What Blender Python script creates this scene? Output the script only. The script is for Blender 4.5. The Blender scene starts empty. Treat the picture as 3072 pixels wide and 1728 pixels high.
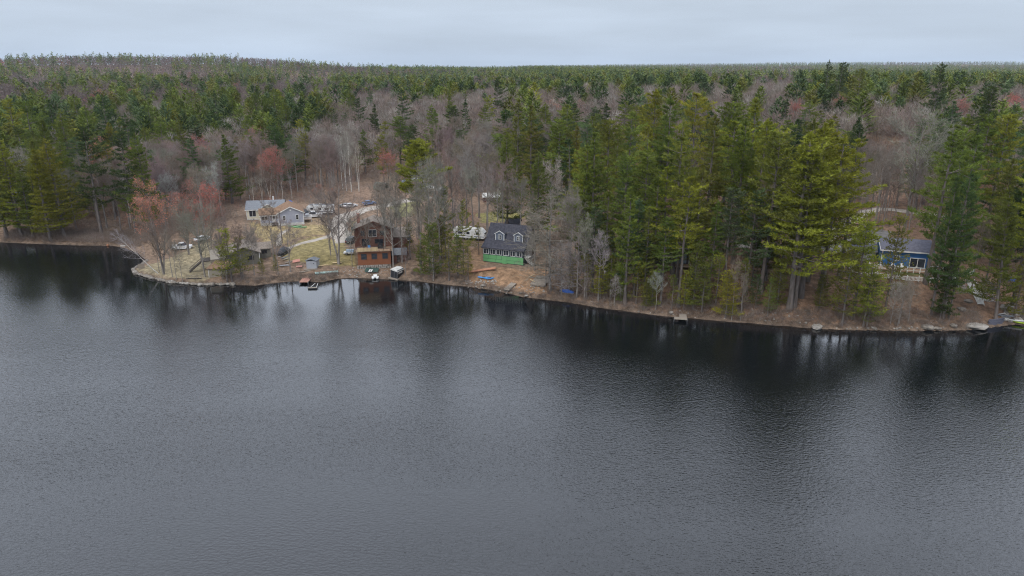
import bpy, math, random
import numpy as np
from mathutils import Vector, Matrix
R = math.radians
rng = np.random.default_rng(7)
random.seed(7)
SC = bpy.context.scene
COL = SC.collection

# ------------------------------------------------------------------ camera
CAMH = 50.0
FPX, CXP, CYP, HORZ = 2076.0, 1536.0, 864.0, 195.0      # photograph pixels (3072 x 1728)
PITCH = math.atan((CYP - HORZ) / FPX)
cam_d = bpy.data.cameras.new('camera'); cam = bpy.data.objects.new('camera', cam_d); COL.objects.link(cam)
cam.location = (0, 0, CAMH); cam.rotation_euler = (math.pi / 2 - PITCH, 0, 0)
cam_d.sensor_width = 36.0; cam_d.lens = 36.0 * FPX / 3072.0
cam_d.clip_start = 0.5; cam_d.clip_end = 20000
SC.camera = cam

# ------------------------------------------------------------------ sky, sun, exposure
SUN_EL, SUN_AZ = R(52), R(215)      # azimuth from +Y clockwise: behind the camera, to the left
w = bpy.data.worlds.new('World'); SC.world = w; w.use_nodes = True
nt = w.node_tree; nt.nodes.clear()
def N(t, **k):
    n = nt.nodes.new(t)
    for a, b in k.items(): setattr(n, a, b)
    return n
out = N('ShaderNodeOutputWorld'); bg = N('ShaderNodeBackground'); bg.inputs['Strength'].default_value = 0.1
sky = N('ShaderNodeTexSky'); sky.sky_type = 'NISHITA'; sky.sun_disc = False
sky.sun_elevation = SUN_EL; sky.sun_rotation = SUN_AZ; sky.altitude = 100
tc = N('ShaderNodeTexCoord'); sep = N('ShaderNodeSeparateXYZ'); nt.links.new(tc.outputs['Generated'], sep.inputs[0])
ramp = N('ShaderNodeValToRGB'); nt.links.new(sep.outputs['Z'], ramp.inputs[0])
cr = ramp.color_ramp
cr.elements[0].position = 0.0; cr.elements[0].color = (0.52, 0.62, 0.76, 1)
cr.elements[1].position = 1.0; cr.elements[1].color = (1.55, 1.66, 1.88, 1)
for p, c in ((0.06, (0.57, 0.66, 0.79)), (0.13, (0.63, 0.71, 0.81)), (0.36, (1.74, 1.90, 2.20)), (0.6, (1.62, 1.75, 2.02))):
    e = cr.elements.new(p); e.color = (*c, 1)
mp = N('ShaderNodeMapping'); mp.inputs['Scale'].default_value = (1.1, 1.1, 9.0); nt.links.new(tc.outputs['Generated'], mp.inputs[0])
nz = N('ShaderNodeTexNoise'); nz.inputs['Scale'].default_value = 2.6; nz.inputs['Detail'].default_value = 5; nt.links.new(mp.outputs[0], nz.inputs['Vector'])
mr = N('ShaderNodeMapRange'); mr.inputs[1].default_value = 0.3; mr.inputs[2].default_value = 0.75; mr.inputs[3].default_value = 8.9; mr.inputs[4].default_value = 11.2
nt.links.new(nz.outputs[0], mr.inputs[0])
mul = N('ShaderNodeMix', data_type='RGBA', blend_type='MULTIPLY'); mul.inputs[0].default_value = 1.0
nt.links.new(ramp.outputs[0], mul.inputs[6]); nt.links.new(mr.outputs[0], mul.inputs[7])
mix = N('ShaderNodeMix', data_type='RGBA'); mix.inputs[0].default_value = 0.93
nt.links.new(sky.outputs[0], mix.inputs[6]); nt.links.new(mul.outputs[2], mix.inputs[7])
nt.links.new(mix.outputs[2], bg.inputs[0]); nt.links.new(bg.outputs[0], out.inputs[0])

sun_d = bpy.data.lights.new('sun', 'SUN'); sun = bpy.data.objects.new('sun', sun_d); COL.objects.link(sun)
sun_d.energy = 1.5; sun_d.angle = R(11); sun_d.color = (1.0, 0.92, 0.78)
sd = Vector((math.sin(SUN_AZ) * math.cos(SUN_EL), math.cos(SUN_AZ) * math.cos(SUN_EL), math.sin(SUN_EL)))
sun.rotation_euler = sd.to_track_quat('Z', 'Y').to_euler()
SC.view_settings.view_transform = 'Standard'; SC.view_settings.look = 'None'
SC.view_settings.exposure = 0.0; SC.view_settings.gamma = 1.0; SC.view_settings.use_curve_mapping = False
cy = SC.cycles
cy.max_bounces = 6; cy.diffuse_bounces = 2; cy.glossy_bounces = 3; cy.transmission_bounces = 3; cy.transparent_max_bounces = 8; cy.volume_bounces = 0
cy.use_denoising = True; cy.denoising_prefilter = 'NONE'; cy.pixel_filter_type = 'BLACKMAN_HARRIS'; cy.filter_width = 1.15
cy.caustics_reflective = False; cy.caustics_refractive = False

# ------------------------------------------------------------------ photo pixel -> place on the land
_c, _s = math.cos(PITCH), math.sin(PITCH)
def ray(px, py):
    a = (px - CXP) / FPX; b = -(py - CYP) / FPX
    return (a, _c + b * _s, -_s + b * _c)
def P(px, py, z=0.0):
    d = ray(px, py); t = (z - CAMH) / d[2]
    return (d[0] * t, d[1] * t)
def zat(Y, py):
    k = -(py - CYP) / FPX
    return CAMH + Y * (k * _c - _s) / (_c + k * _s)
def project(X, Y, Z):
    W = Z - CAMH; dep = Y * _c - W * _s; up = Y * _s + W * _c
    return CXP + FPX * X / dep, CYP - FPX * up / dep

# ------------------------------------------------------------------ land shape
SHORE_PX = [(0,727),(100,731),(200,735),(300,737),(345,738),(382,746),(415,762),(440,782),(428,793),(397,810),(408,822),(440,831),(480,841),
 (505,847),(550,852),(600,855),(660,854),(700,854),(760,857),(850,846),(900,843),(960,847),(1010,836),(1060,833),(1180,839),(1250,843),
 (1340,854),(1400,859),(1470,869),(1530,881),(1570,891),(1640,899),(1700,906),(1800,923),(1900,936),(2000,949),(2060,953),(2150,961),
 (2250,969),(2350,977),(2450,985),(2550,989),(2700,991),(2800,991),(2900,989),(2980,980),(3040,972),(3100,978)]
SHORE = [(-900, 300), (-420, 228), (-250, 216)] + [P(*p) for p in SHORE_PX] + [(150, 128), (230, 118), (420, 120), (900, 90)]
LAND = np.array(SHORE + [(9000, 90), (9000, 9000), (-9000, 9000), (-9000, 300)])
SH = np.array(SHORE)
def shore_dist(X, Y):
    X = np.asarray(X, float); Y = np.asarray(Y, float)
    best = np.full(X.shape, 1e9)
    for i in range(len(SH) - 1):
        ax, ay = SH[i]; bx, by = SH[i + 1]
        dx, dy = bx - ax, by - ay
        t = np.clip(((X - ax) * dx + (Y - ay) * dy) / (dx * dx + dy * dy), 0, 1)
        best = np.minimum(best, np.hypot(X - ax - t * dx, Y - ay - t * dy))
    return np.where(inside(LAND, X, Y), best, -best)
def inside(poly, X, Y):
    res = np.zeros(np.shape(X), bool); n = len(poly); j = n - 1
    for i in range(n):
        xi, yi = poly[i]; xj, yj = poly[j]
        if yi != yj:
            c = ((yi > Y) != (yj > Y)) & (X < (xj - xi) * (Y - yi) / (yj - yi) + xi)
            res ^= c
        j = i
    return res
def sm(a, b, x):
    t = np.clip((x - a) / (b - a), 0, 1); return t * t * (3 - 2 * t)
def wob(X, Y, s, k=0.0):
    return (np.sin(X / s + 1.3 * np.sin(Y / s * 0.7 + k)) + np.sin(Y / s * 1.17 + 1.7 * np.sin(X / s * 0.6 + 2 + k))) * 0.5
PADS = []        # (x, y, inner, outer, z)
def hgt(X, Y, pads=True):
    X = np.asarray(X, float); Y = np.asarray(Y, float)
    s = shore_dist(X, Y)
    k = 0.62 + 0.38 * sm(-70, -20, X) + 0.55 * sm(18, 50, X)
    sp = np.maximum(s, 0)
    z = k * (0.35 * sm(0, 0.8, sp) + 4.2 * (1 - np.exp(-sp / 15))) + 13.5 * sm(40, 330, sp)
    z = z + wob(X, Y, 9.0) * 0.18 * sm(3, 20, sp) + wob(X, Y, 3.1, 2) * 0.06 * sm(1, 8, sp)
    rr = np.hypot(X, Y)
    z = z + wob(X, Y, 130.0, 1) * 2.5 * sm(260, 700, rr) + wob(X, Y, 420.0, 5) * 5 * sm(700, 1800, rr)
    z = z + (39 + 4 * wob(X, Y, 95, 2)) * np.exp(-((X + 740) / 400) ** 2 - ((Y - 1450) / 380) ** 2)
    z = z + 7 * np.exp(-((X + 150) / 260) ** 2 - ((Y - 1500) / 260) ** 2)
    z = z + 34 * np.exp(-((X - 2600) / 1700) ** 2 - ((Y - 4600) / 600) ** 2) + 9 * np.exp(-((Y - 3300) / 500) ** 2)
    z = np.where(s < 0, np.maximum(-0.05 + 0.22 * s, -4), z)
    if pads:
        for (x, y, ri, ro, pz) in PADS:
            d = np.hypot(X - x, Y - y); t = (1 - sm(ri, ro, d)) * (s > 0.6)
            z = z * (1 - t) + pz * t
    return z
def pad(px, py, z, ri, ro, back=0.0):
    x, y = P(px, py, z); PADS.append((x, y + back, ri, ro, z))
pad(700, 800, 1.7, 6, 11); pad(655, 822, 0.7, 3.0, 5)
pad(560, 810, 0.9, 8, 14)
pad(870, 668, 4.2, 16, 26); pad(790, 650, 4.2, 12, 20)
pad(1120, 770, 3.4, 5, 9, 9); pad(1120, 798, 1.3, 3.5, 7)
pad(1000, 740, 3.0, 7, 15)
pad(1510, 792, 3.4, 6.5, 12, 2)
pad(1415, 718, 4.6, 7, 13)
pad(2000, 800, 5.5, 6, 11, 4)
pad(2710, 800, 6.4, 10, 16, 4); pad(2530, 735, 6.6, 8, 15)
def ground(px, py):
    z = 3.0
    for _ in range(40):
        x, y = P(px, py, z); z2 = float(hgt(np.array(x), np.array(y)))
        if abs(z2 - z) < 0.005: break
        z = 0.6 * z + 0.4 * z2
    return x, y, z2
def gz(x, y): return float(hgt(np.array(x), np.array(y)))

# ------------------------------------------------------------------ materials
def material(name, c1, c2=None, scale=2.0, rough=0.8, bump=0.0, bscale=None, metal=0.0, stretch=None, spec=None):
    m = bpy.data.materials.new(name); m.use_nodes = True
    t = m.node_tree; b = t.nodes['Principled BSDF']
    b.inputs['Roughness'].default_value = rough; b.inputs['Metallic'].default_value = metal
    if spec is not None: b.inputs['Specular IOR Level'].default_value = spec
    if c2 is None: c2 = tuple(x * 0.82 for x in c1)
    tcx = t.nodes.new('ShaderNodeTexCoord'); mpp = t.nodes.new('ShaderNodeMapping')
    if stretch: mpp.inputs['Scale'].default_value = stretch
    t.links.new(tcx.outputs['Object'], mpp.inputs[0])
    n = t.nodes.new('ShaderNodeTexNoise'); n.inputs['Scale'].default_value = scale; n.inputs['Detail'].default_value = 4
    t.links.new(mpp.outputs[0], n.inputs['Vector'])
    r = t.nodes.new('ShaderNodeValToRGB'); r.color_ramp.elements[0].position = 0.35; r.color_ramp.elements[1].position = 0.65
    r.color_ramp.elements[0].color = (*c2, 1); r.color_ramp.elements[1].color = (*c1, 1)
    t.links.new(n.outputs[0], r.inputs[0]); t.links.new(r.outputs[0], b.inputs['Base Color'])
    if bump:
        n2 = t.nodes.new('ShaderNodeTexNoise'); n2.inputs['Scale'].default_value = bscale or scale * 3
        t.links.new(mpp.outputs[0], n2.inputs['Vector'])
        bp = t.nodes.new('ShaderNodeBump'); bp.inputs['Strength'].default_value = bump; bp.inputs['Distance'].default_value = 0.05
        t.links.new(n2.outputs[0], bp.inputs['Height']); t.links.new(bp.outputs[0], b.inputs['Normal'])
    return m
def siding(name, c, pitch=0.2, vertical=False, dark=0.75):
    """painted boards: shallow grooves at the laps"""
    m = material(name, c, tuple(x * 0.9 for x in c), 1.2, 0.7)
    t = m.node_tree; b = t.nodes['Principled BSDF']
    wv = t.nodes.new('ShaderNodeTexWave'); wv.wave_type = 'BANDS'; wv.bands_direction = 'X' if vertical else 'Z'; wv.wave_profile = 'SAW'
    wv.inputs['Scale'].default_value = 1 / pitch / 3.183 * 1.0
    tcx = t.nodes.new('ShaderNodeTexCoord'); t.links.new(tcx.outputs['Object'], wv.inputs['Vector'])
    bp = t.nodes.new('ShaderNodeBump'); bp.inputs['Strength'].default_value = 0.6; bp.inputs['Distance'].default_value = 0.03
    t.links.new(wv.outputs[1], bp.inputs['Height']); t.links.new(bp.outputs[0], b.inputs['Normal'])
    return m
def tint_mat(name, rough=0.75, transl=0.0, attr=None, var=0.35, nscale=0.5, spec=0.2):
    """foliage and bark: colour carried by the object (or a colour attribute), with leaf to leaf variety"""
    m = bpy.data.materials.new(name); m.use_nodes = True
    t = m.node_tree; b = t.nodes['Principled BSDF']; b.inputs['Roughness'].default_value = rough; b.inputs['Specular IOR Level'].default_value = spec
    if attr:
        c = t.nodes.new('ShaderNodeAttribute'); c.attribute_name = attr; col = c.outputs['Color']
    else:
        c = t.nodes.new('ShaderNodeObjectInfo'); col = c.outputs['Color']
    tcx = t.nodes.new('ShaderNodeTexCoord')
    n = t.nodes.new('ShaderNodeTexNoise'); n.inputs['Scale'].default_value = nscale; n.inputs['Detail'].default_value = 3
    t.links.new(tcx.outputs['Object'], n.inputs['Vector'])
    mrn = t.nodes.new('ShaderNodeMapRange'); mrn.inputs[1].default_value = 0.3; mrn.inputs[2].default_value = 0.7
    mrn.inputs[3].default_value = 1 - var; mrn.inputs[4].default_value = 1 + var
    t.links.new(n.outputs[0], mrn.inputs[0])
    mx = t.nodes.new('ShaderNodeMix'); mx.data_type = 'RGBA'; mx.blend_type = 'MULTIPLY'; mx.inputs[0].default_value = 1
    t.links.new(col, mx.inputs[6]); t.links.new(mrn.outputs[0], mx.inputs[7])
    t.links.new(mx.outputs[2], b.inputs['Base Color'])
    if transl:
        tr = t.nodes.new('ShaderNodeBsdfTranslucent'); t.links.new(mx.outputs[2], tr.inputs[0])
        ms = t.nodes.new('ShaderNodeMixShader'); ms.inputs[0].default_value = transl
        t.links.new(b.outputs[0], ms.inputs[1]); t.links.new(tr.outputs[0], ms.inputs[2])
        t.links.new(ms.outputs[0], t.nodes['Material Output'].inputs[0])
    return m
M = {}
M['needle'] = tint_mat('pine_needles', 0.7, 0.2, var=0.45, nscale=0.4, spec=0.04)
M['twig'] = tint_mat('bare_twigs', 0.85, 0.0, var=0.25, nscale=0.3, spec=0.08)
M['bud'] = tint_mat('maple_buds', 0.8, 0.25, var=0.3, nscale=0.4)
M['far'] = tint_mat('far_foliage', 0.8, 0.15, attr='tint', var=0.25, nscale=0.08, spec=0.04)
M['bark'] = material('pine_bark', (0.16, 0.135, 0.12), (0.085, 0.07, 0.062), 3, 0.9, 0.5, stretch=(1, 1, 0.2))
M['greybark'] = material('grey_bark', (0.26, 0.235, 0.21), (0.15, 0.13, 0.115), 3, 0.9, 0.4, stretch=(1, 1, 0.2))
M['birch'] = material('birch_bark', (0.62, 0.58, 0.52), (0.34, 0.31, 0.28), 2.5, 0.7, 0.2)
M['glass'] = material('window_glass', (0.03, 0.035, 0.045), (0.015, 0.018, 0.022), 0.6, 0.06, spec=0.6)
M['white'] = material('white_paint', (0.72, 0.72, 0.70), (0.62, 0.62, 0.60), 1.5, 0.6)
M['offwhite'] = material('weathered_white', (0.60, 0.59, 0.56), (0.45, 0.44, 0.41), 1.2, 0.7)
M['cream'] = siding('cream_siding', (0.60, 0.55, 0.42))
M['lavender'] = siding('grey_lavender_siding', (0.33, 0.34, 0.40))
M['brownwood'] = siding('red_brown_boards', (0.135, 0.055, 0.035), 0.25, True)
M['orangewood'] = siding('orange_brown_boards', (0.205, 0.070, 0.028), 0.25, True)
M['taupe'] = siding('taupe_siding', (0.24, 0.21, 0.165))
M['olive'] = siding('olive_grey_siding', (0.15, 0.14, 0.11))
M['slate'] = siding('slate_blue_siding', (0.115, 0.135, 0.18))
M['blue'] = siding('deep_blue_siding', (0.026, 0.13, 0.34))
M['greypaint'] = siding('pale_grey_siding', (0.46, 0.44, 0.43))
M['darkwall'] = siding('dark_brown_siding', (0.05, 0.042, 0.036))
M['shedgrey'] = siding('shed_grey_boards', (0.34, 0.35, 0.37), 0.3, True)
M['green'] = material('green_sheathing', (0.135, 0.36, 0.145), (0.115, 0.31, 0.125), 0.8, 0.65)
M['greendark'] = material('dark_seam_wrap', (0.02, 0.04, 0.045), (0.012, 0.025, 0.03), 1.0, 0.7)
M['navy'] = material('navy_wrap', (0.02, 0.035, 0.055), (0.015, 0.025, 0.04), 1.0, 0.7)
M['rfgrey'] = material('grey_shingles', (0.19, 0.20, 0.215), (0.14, 0.15, 0.165), 3.0, 0.9, 0.4, 8, spec=0.12)
M['rfbrown'] = material('brown_shingles', (0.24, 0.155, 0.10), (0.16, 0.10, 0.065), 2.5, 0.9, 0.4, 8, spec=0.12)
M['rftan'] = material('tan_shingles', (0.25, 0.21, 0.18), (0.17, 0.145, 0.12), 2.5, 0.9, 0.4, 8, spec=0.12)
M['rfdark'] = material('charcoal_shingles', (0.062, 0.062, 0.075), (0.038, 0.038, 0.047), 2.0, 0.9, 0.4, 8, spec=0.12)
M['rfslate'] = material('slate_shingles', (0.13, 0.13, 0.16), (0.095, 0.095, 0.12), 2.0, 0.9, 0.4, 8, spec=0.12)
M['oldwood'] = material('grey_weathered_wood', (0.30, 0.26, 0.21), (0.16, 0.13, 0.105), 3, 0.9, 0.4, stretch=(0.3, 4, 4))
M['newwood'] = material('new_lumber', (0.55, 0.42, 0.24), (0.42, 0.31, 0.17), 3, 0.8, 0.2)
M['deckwood'] = material('deck_boards', (0.36, 0.25, 0.17), (0.25, 0.16, 0.10), 2, 0.8, 0.3)
M['redwood'] = material('faded_red_boards', (0.37, 0.19, 0.14), (0.25, 0.12, 0.09), 2, 0.85, 0.3)
M['darkwood'] = material('dark_stained_wood', (0.065, 0.05, 0.042), (0.035, 0.028, 0.024), 2, 0.85, 0.3)
M['stone'] = material('lake_stone', (0.23, 0.20, 0.165), (0.10, 0.088, 0.075), 1.6, 0.9, 0.6, 5)
M['palestone'] = material('pale_granite', (0.33, 0.30, 0.265), (0.17, 0.155, 0.135), 1.6, 0.9, 0.6, 5)
M['concrete'] = material('concrete', (0.46, 0.42, 0.37), (0.34, 0.31, 0.27), 1.0, 0.9, 0.2)
M['asphalt'] = material('worn_asphalt', (0.16, 0.15, 0.145), (0.10, 0.095, 0.09), 0.6, 0.9, 0.2, 10)
M['gravel'] = material('pale_gravel', (0.36, 0.32, 0.28), (0.25, 0.22, 0.18), 0.5, 0.95, 0.3, 8)
M['black'] = material('black_tarp', (0.022, 0.024, 0.028), (0.012, 0.013, 0.016), 2, 0.5)
M['rubber'] = material('tyre_rubber', (0.02, 0.02, 0.02), (0.012, 0.012, 0.012), 4, 0.8)
M['metal'] = material('dull_metal', (0.42, 0.43, 0.44), (0.3, 0.31, 0.32), 3, 0.4, metal=0.8)
M['bluetarp'] = material('blue_tarp', (0.02, 0.11, 0.42), (0.012, 0.06, 0.26), 2.5, 0.5, 0.5, 5)
M['paleblue'] = material('pale_blue_cover_and_lit_pane', (0.30, 0.38, 0.46), (0.22, 0.29, 0.36), 1.5, 0.5)
M['chairblue'] = material('bright_blue_plastic', (0.03, 0.22, 0.52), (0.02, 0.17, 0.42), 3, 0.45)
M['teal'] = material('faded_teal_paint', (0.30, 0.42, 0.38), (0.20, 0.29, 0.27), 3, 0.8)
M['kayakgreen'] = material('kayak_green', (0.16, 0.36, 0.16), (0.11, 0.26, 0.11), 3, 0.5)
M['lime'] = material('kayak_lime', (0.42, 0.58, 0.04), (0.34, 0.48, 0.03), 3, 0.45)
M['darkgreen'] = material('dark_green_canvas', (0.035, 0.075, 0.062), (0.022, 0.048, 0.04), 2, 0.7)
M['camo'] = material('green_grey_canvas', (0.13, 0.16, 0.13), (0.055, 0.075, 0.06), 0.9, 0.8)
M['redtarp'] = material('faded_red_plywood', (0.44, 0.19, 0.14), (0.34, 0.14, 0.10), 2, 0.7)
M['orangeboard'] = material('orange_brown_board', (0.36, 0.17, 0.09), (0.27, 0.12, 0.065), 2, 0.7)
M['carblack'] = material('black_car_paint', (0.012, 0.016, 0.026), (0.010, 0.013, 0.02), 1, 0.18, spec=0.7)
M['carwhite'] = material('white_car_paint', (0.66, 0.66, 0.66), (0.6, 0.6, 0.6), 1, 0.25)
M['carblue'] = material('blue_car_paint', (0.16, 0.21, 0.36), (0.13, 0.18, 0.31), 1, 0.25)
M['carsilver'] = material('silver_car_paint', (0.42, 0.43, 0.44), (0.37, 0.38, 0.39), 1, 0.25, metal=0.3)
M['rvwhite'] = material('trailer_white', (0.66, 0.66, 0.65), (0.58, 0.58, 0.57), 0.8, 0.35)
M['lamp_red'] = material('red_lamp', (0.35, 0.02, 0.02), None, 3, 0.3)

# ------------------------------------------------------------------ mesh helpers
class MB:
    def __init__(s): s.v = []; s.f = []; s.m = []
    def add(s, vs, fs, mi=0):
        o = len(s.v); s.v += [tuple(p) for p in vs]
        for f in fs: s.f.append(tuple(i + o for i in f)); s.m.append(mi)
        return s
    def box(s, x0, x1, y0, y1, z0, z1, mi=0):
        return s.add([(x0,y0,z0),(x1,y0,z0),(x1,y1,z0),(x0,y1,z0),(x0,y0,z1),(x1,y0,z1),(x1,y1,z1),(x0,y1,z1)],
                     [(3,2,1,0),(4,5,6,7),(0,1,5,4),(1,2,6,5),(2,3,7,6),(3,0,4,7)], mi)
    def prism(s, poly, a0, a1, axis='y', mi=0):
        """poly is (u, z); extruded along y (u = x) or along x (u = y)"""
        n = len(poly)
        if axis == 'y': vs = [(u, a0, z) for u, z in poly] + [(u, a1, z) for u, z in poly]
        elif axis == 'x': vs = [(a0, u, z) for u, z in poly] + [(a1, u, z) for u, z in poly]
        else: vs = [(u, z, a0) for u, z in poly] + [(u, z, a1) for u, z in poly]
        fs = [tuple(range(n))[::-1], tuple(range(n, 2 * n))] + [(i, (i + 1) % n, (i + 1) % n + n, i + n) for i in range(n)]
        return s.add(vs, fs, mi)
    def tube(s, pts, rad, n=6, mi=0, cap=True):
        pts = [Vector(p) for p in pts]; rings = []
        if not hasattr(rad, '__len__'): rad = [rad] * len(pts)
        for i, p in enumerate(pts):
            d = (pts[min(i + 1, len(pts) - 1)] - pts[max(i - 1, 0)]).normalized()
            a = Vector((1, 0, 0)) if abs(d.x) < 0.8 else Vector((0, 1, 0))
            u = d.cross(a).normalized(); v = d.cross(u)
            rings.append([p + (u * math.cos(2 * math.pi * k / n) + v * math.sin(2 * math.pi * k / n)) * rad[i] for k in range(n)])
        vs = [q for r_ in rings for q in r_]
        fs = [(i * n + k, i * n + (k + 1) % n, (i + 1) * n + (k + 1) % n, (i + 1) * n + k) for i in range(len(pts) - 1) for k in range(n)]
        if cap: fs += [tuple(range(n))[::-1], tuple((len(pts) - 1) * n + k for k in range(n))]
        return s.add(vs, fs, mi)
    def loft(s, rings, mi=0, cap=True):
        n = len(rings[0]); vs = [q for r_ in rings for q in r_]
        fs = [(i * n + k, i * n + (k + 1) % n, (i + 1) * n + (k + 1) % n, (i + 1) * n + k) for i in range(len(rings) - 1) for k in range(n)]
        if cap: fs += [tuple(range(n))[::-1], tuple((len(rings) - 1) * n + k for k in range(n))]
        return s.add(vs, fs, mi)
    def mesh(s, name, mats, smooth=False, bevel=0):
        me = bpy.data.meshes.new(name); me.from_pydata(s.v, [], s.f)
        for m in (mats if isinstance(mats, (list, tuple)) else [mats]): me.materials.append(m)
        me.polygons.foreach_set('material_index', s.m)
        if smooth: me.polygons.foreach_set('use_smooth', [True] * len(s.f))
        me.update()
        return me
    def build(s, name, mats, parent=None, loc=(0, 0, 0), rz=0.0, smooth=False):
        return link(name, s.mesh(name, mats, smooth), parent, loc, rz)
def link(name, data, parent=None, loc=(0, 0, 0), rz=0.0):
    o = bpy.data.objects.new(name, data); COL.objects.link(o)
    o.location = loc; o.rotation_euler = (0, 0, rz)
    if parent: o.parent = parent
    return o
def tag(o, label, cat, group=None, kind=None):
    o['label'] = label
    if cat: o['category'] = cat
    if group: o['group'] = group
    if kind: o['kind'] = kind
    return o
def thing(name, label, cat, loc, rz=0.0, group=None):
    return tag(link(name, None, None, loc, rz), label, cat, group, 'thing')
def copy_tree(o, parent=None):
    c = o.copy(); COL.objects.link(c); c.parent = parent
    for ch in [x for x in bpy.data.objects if x.parent == o]: copy_tree(ch, c)
    return c
def np_mesh(name, V, F, mats, mi=None, tint=None):
    V = np.asarray(V, np.float32); F = np.asarray(F, np.int32); k = F.shape[1]
    me = bpy.data.meshes.new(name)
    me.vertices.add(len(V)); me.vertices.foreach_set('co', V.ravel())
    me.loops.add(F.size); me.loops.foreach_set('vertex_index', F.ravel())
    me.polygons.add(len(F)); me.polygons.foreach_set('loop_start', np.arange(0, F.size, k, dtype=np.int32))
    for m in mats: me.materials.append(m)
    if mi is not None: me.polygons.foreach_set('material_index', np.asarray(mi, np.int32))
    if tint is not None:
        a = me.color_attributes.new('tint', 'FLOAT_COLOR', 'POINT')
        t = np.ones((len(V), 4), np.float32); t[:, :3] = tint; a.data.foreach_set('color', t.ravel())
    me.update(calc_edges=True)
    return me

# ------------------------------------------------------------------ ground, one sheet out to the horizon
def px_poly(pts): return np.array([ground(*p)[:2] for p in pts])
LAWNS = [  # (outline in the photograph, colour, softness)
 ([(398,812),(440,795),(520,775),(560,745),(640,720),(640,800),(620,848),(500,842)], (0.205,0.170,0.106)),
 ([(745,662),(800,672),(900,680),(985,664),(985,700),(880,722),(820,735),(780,735),(770,700)], (0.224,0.172,0.086)),
 ([(860,735),(980,706),(1040,735),(1072,760),(1070,800),(950,792),(860,780)], (0.202,0.164,0.073)),
 ([(1065,660),(1085,670),(1085,700),(1060,690)], (0.215,0.185,0.069)),
 ([(1440,640),(1560,625),(1570,658),(1490,668),(1440,668)], (0.206,0.181,0.065)),
 ([(1150,600),(1250,590),(1260,640),(1190,655)], (0.155,0.147,0.065)),
 ([(2590,790),(2650,800),(2800,815),(2780,830),(2700,822),(2600,808),(2560,800)], (0.112,0.126,0.043)),
 ([(1040,560),(1230,560),(1260,600),(1150,612),(1040,640)], (0.198,0.134,0.095)),
 ([(910,655),(1010,645),(1010,680),(915,672)], (0.232,0.168,0.103)),
 ([(1405,745),(1450,740),(1450,800),(1570,810),(1640,800),(1690,880),(1640,893),(1400,850)], (0.224,0.139,0.082)),
 ([(2560,500),(2700,490),(2720,600),(2560,610)], (0.232,0.143,0.095)),
]
nth, th0 = 330, R(62)
r1 = np.arange(112, 262, 0.95); r2 = 262 * np.exp(np.arange(1, 92) * 0.0362); r0 = np.array([60, 90, 100, 106])
rad = np.concatenate([r0, r1, r2])
A, RR = np.meshgrid(np.linspace(-th0, th0, nth), rad)
GX, GY = RR * np.sin(A), RR * np.cos(A)
GZ = hgt(GX, GY)
base = np.array([0.172, 0.118, 0.082]); tint = np.ones(GX.shape + (3,)) * base
n1 = wob(GX, GY, 7, 3)[..., None]; n2 = wob(GX, GY, 2.3, 4)[..., None]
tint = tint * (1 + 0.14 * n1 + 0.1 * n2)
sdist = shore_dist(GX, GY)
right_ = sm(10, 40, GX)[..., None]
tint = tint * (1 - right_) + tint * right_ * np.array([0.92, 0.83, 0.77])
for pts, c in LAWNS:
    pol = px_poly(pts); ins = inside(pol, GX + wob(GX, GY, 2.5, 1) * 0.8, GY + wob(GX, GY, 2.1, 7) * 0.8)
    cc = np.array(c) * (1 + 0.12 * n1 + 0.14 * n2)
    tint[ins] = cc[ins]
edge = (1 - sm(0.2, 1.6, sdist))[..., None]
tint = tint * (1 - edge) + np.array([0.12, 0.088, 0.065]) * (1 + 0.25 * n2) * edge
nr = len(rad)
idx = np.arange(nr * nth).reshape(nr, nth)
F = np.stack([idx[:-1, :-1], idx[:-1, 1:], idx[1:, 1:], idx[1:, :-1]], -1).reshape(-1, 4)[:, ::-1]
m_g = tint_mat('leaf_litter_ground', 0.95, 0, attr='tint', var=0.42, nscale=0.9)
tg = m_g.node_tree
vn = tg.nodes.new('ShaderNodeTexNoise'); vn.inputs['Scale'].default_value = 3.0; vn.inputs['Detail'].default_value = 6
tcg = tg.nodes.new('ShaderNodeTexCoord'); tg.links.new(tcg.outputs['Object'], vn.inputs['Vector'])
bpg = tg.nodes.new('ShaderNodeBump'); bpg.inputs['Strength'].default_value = 0.7; bpg.inputs['Distance'].default_value = 0.25
tg.links.new(vn.outputs[0], bpg.inputs['Height']); tg.links.new(bpg.outputs[0], tg.nodes['Principled BSDF'].inputs['Normal'])
fn = tg.nodes.new('ShaderNodeTexNoise'); fn.inputs['Scale'].default_value = 4.5; fn.inputs['Detail'].default_value = 8; fn.inputs['Roughness'].default_value = 0.75; tg.links.new(tcg.outputs['Object'], fn.inputs['Vector'])
fr = tg.nodes.new('ShaderNodeMapRange'); fr.inputs[1].default_value = 0.3; fr.inputs[2].default_value = 0.7; fr.inputs[3].default_value = 0.55; fr.inputs[4].default_value = 1.5; tg.links.new(fn.outputs[0], fr.inputs[0])
fm = tg.nodes.new('ShaderNodeMix'); fm.data_type = 'RGBA'; fm.blend_type = 'MULTIPLY'; fm.inputs[0].default_value = 1; bs_ = tg.nodes['Principled BSDF']; tg.links.new(bs_.inputs['Base Color'].links[0].from_socket, fm.inputs[6]); tg.links.new(fr.outputs[0], fm.inputs[7]); tg.links.new(fm.outputs[2], bs_.inputs['Base Color'])
me = np_mesh('ground', np.stack([GX, GY, GZ], -1).reshape(-1, 3), F, [m_g], tint=tint.reshape(-1, 3))
me.polygons.foreach_set('use_smooth', [True] * len(F))
g = link('ground', me); g['kind'] = 'structure'; g['label'] = 'leaf-strewn brown ground rising from the lake into the woods'

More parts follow.
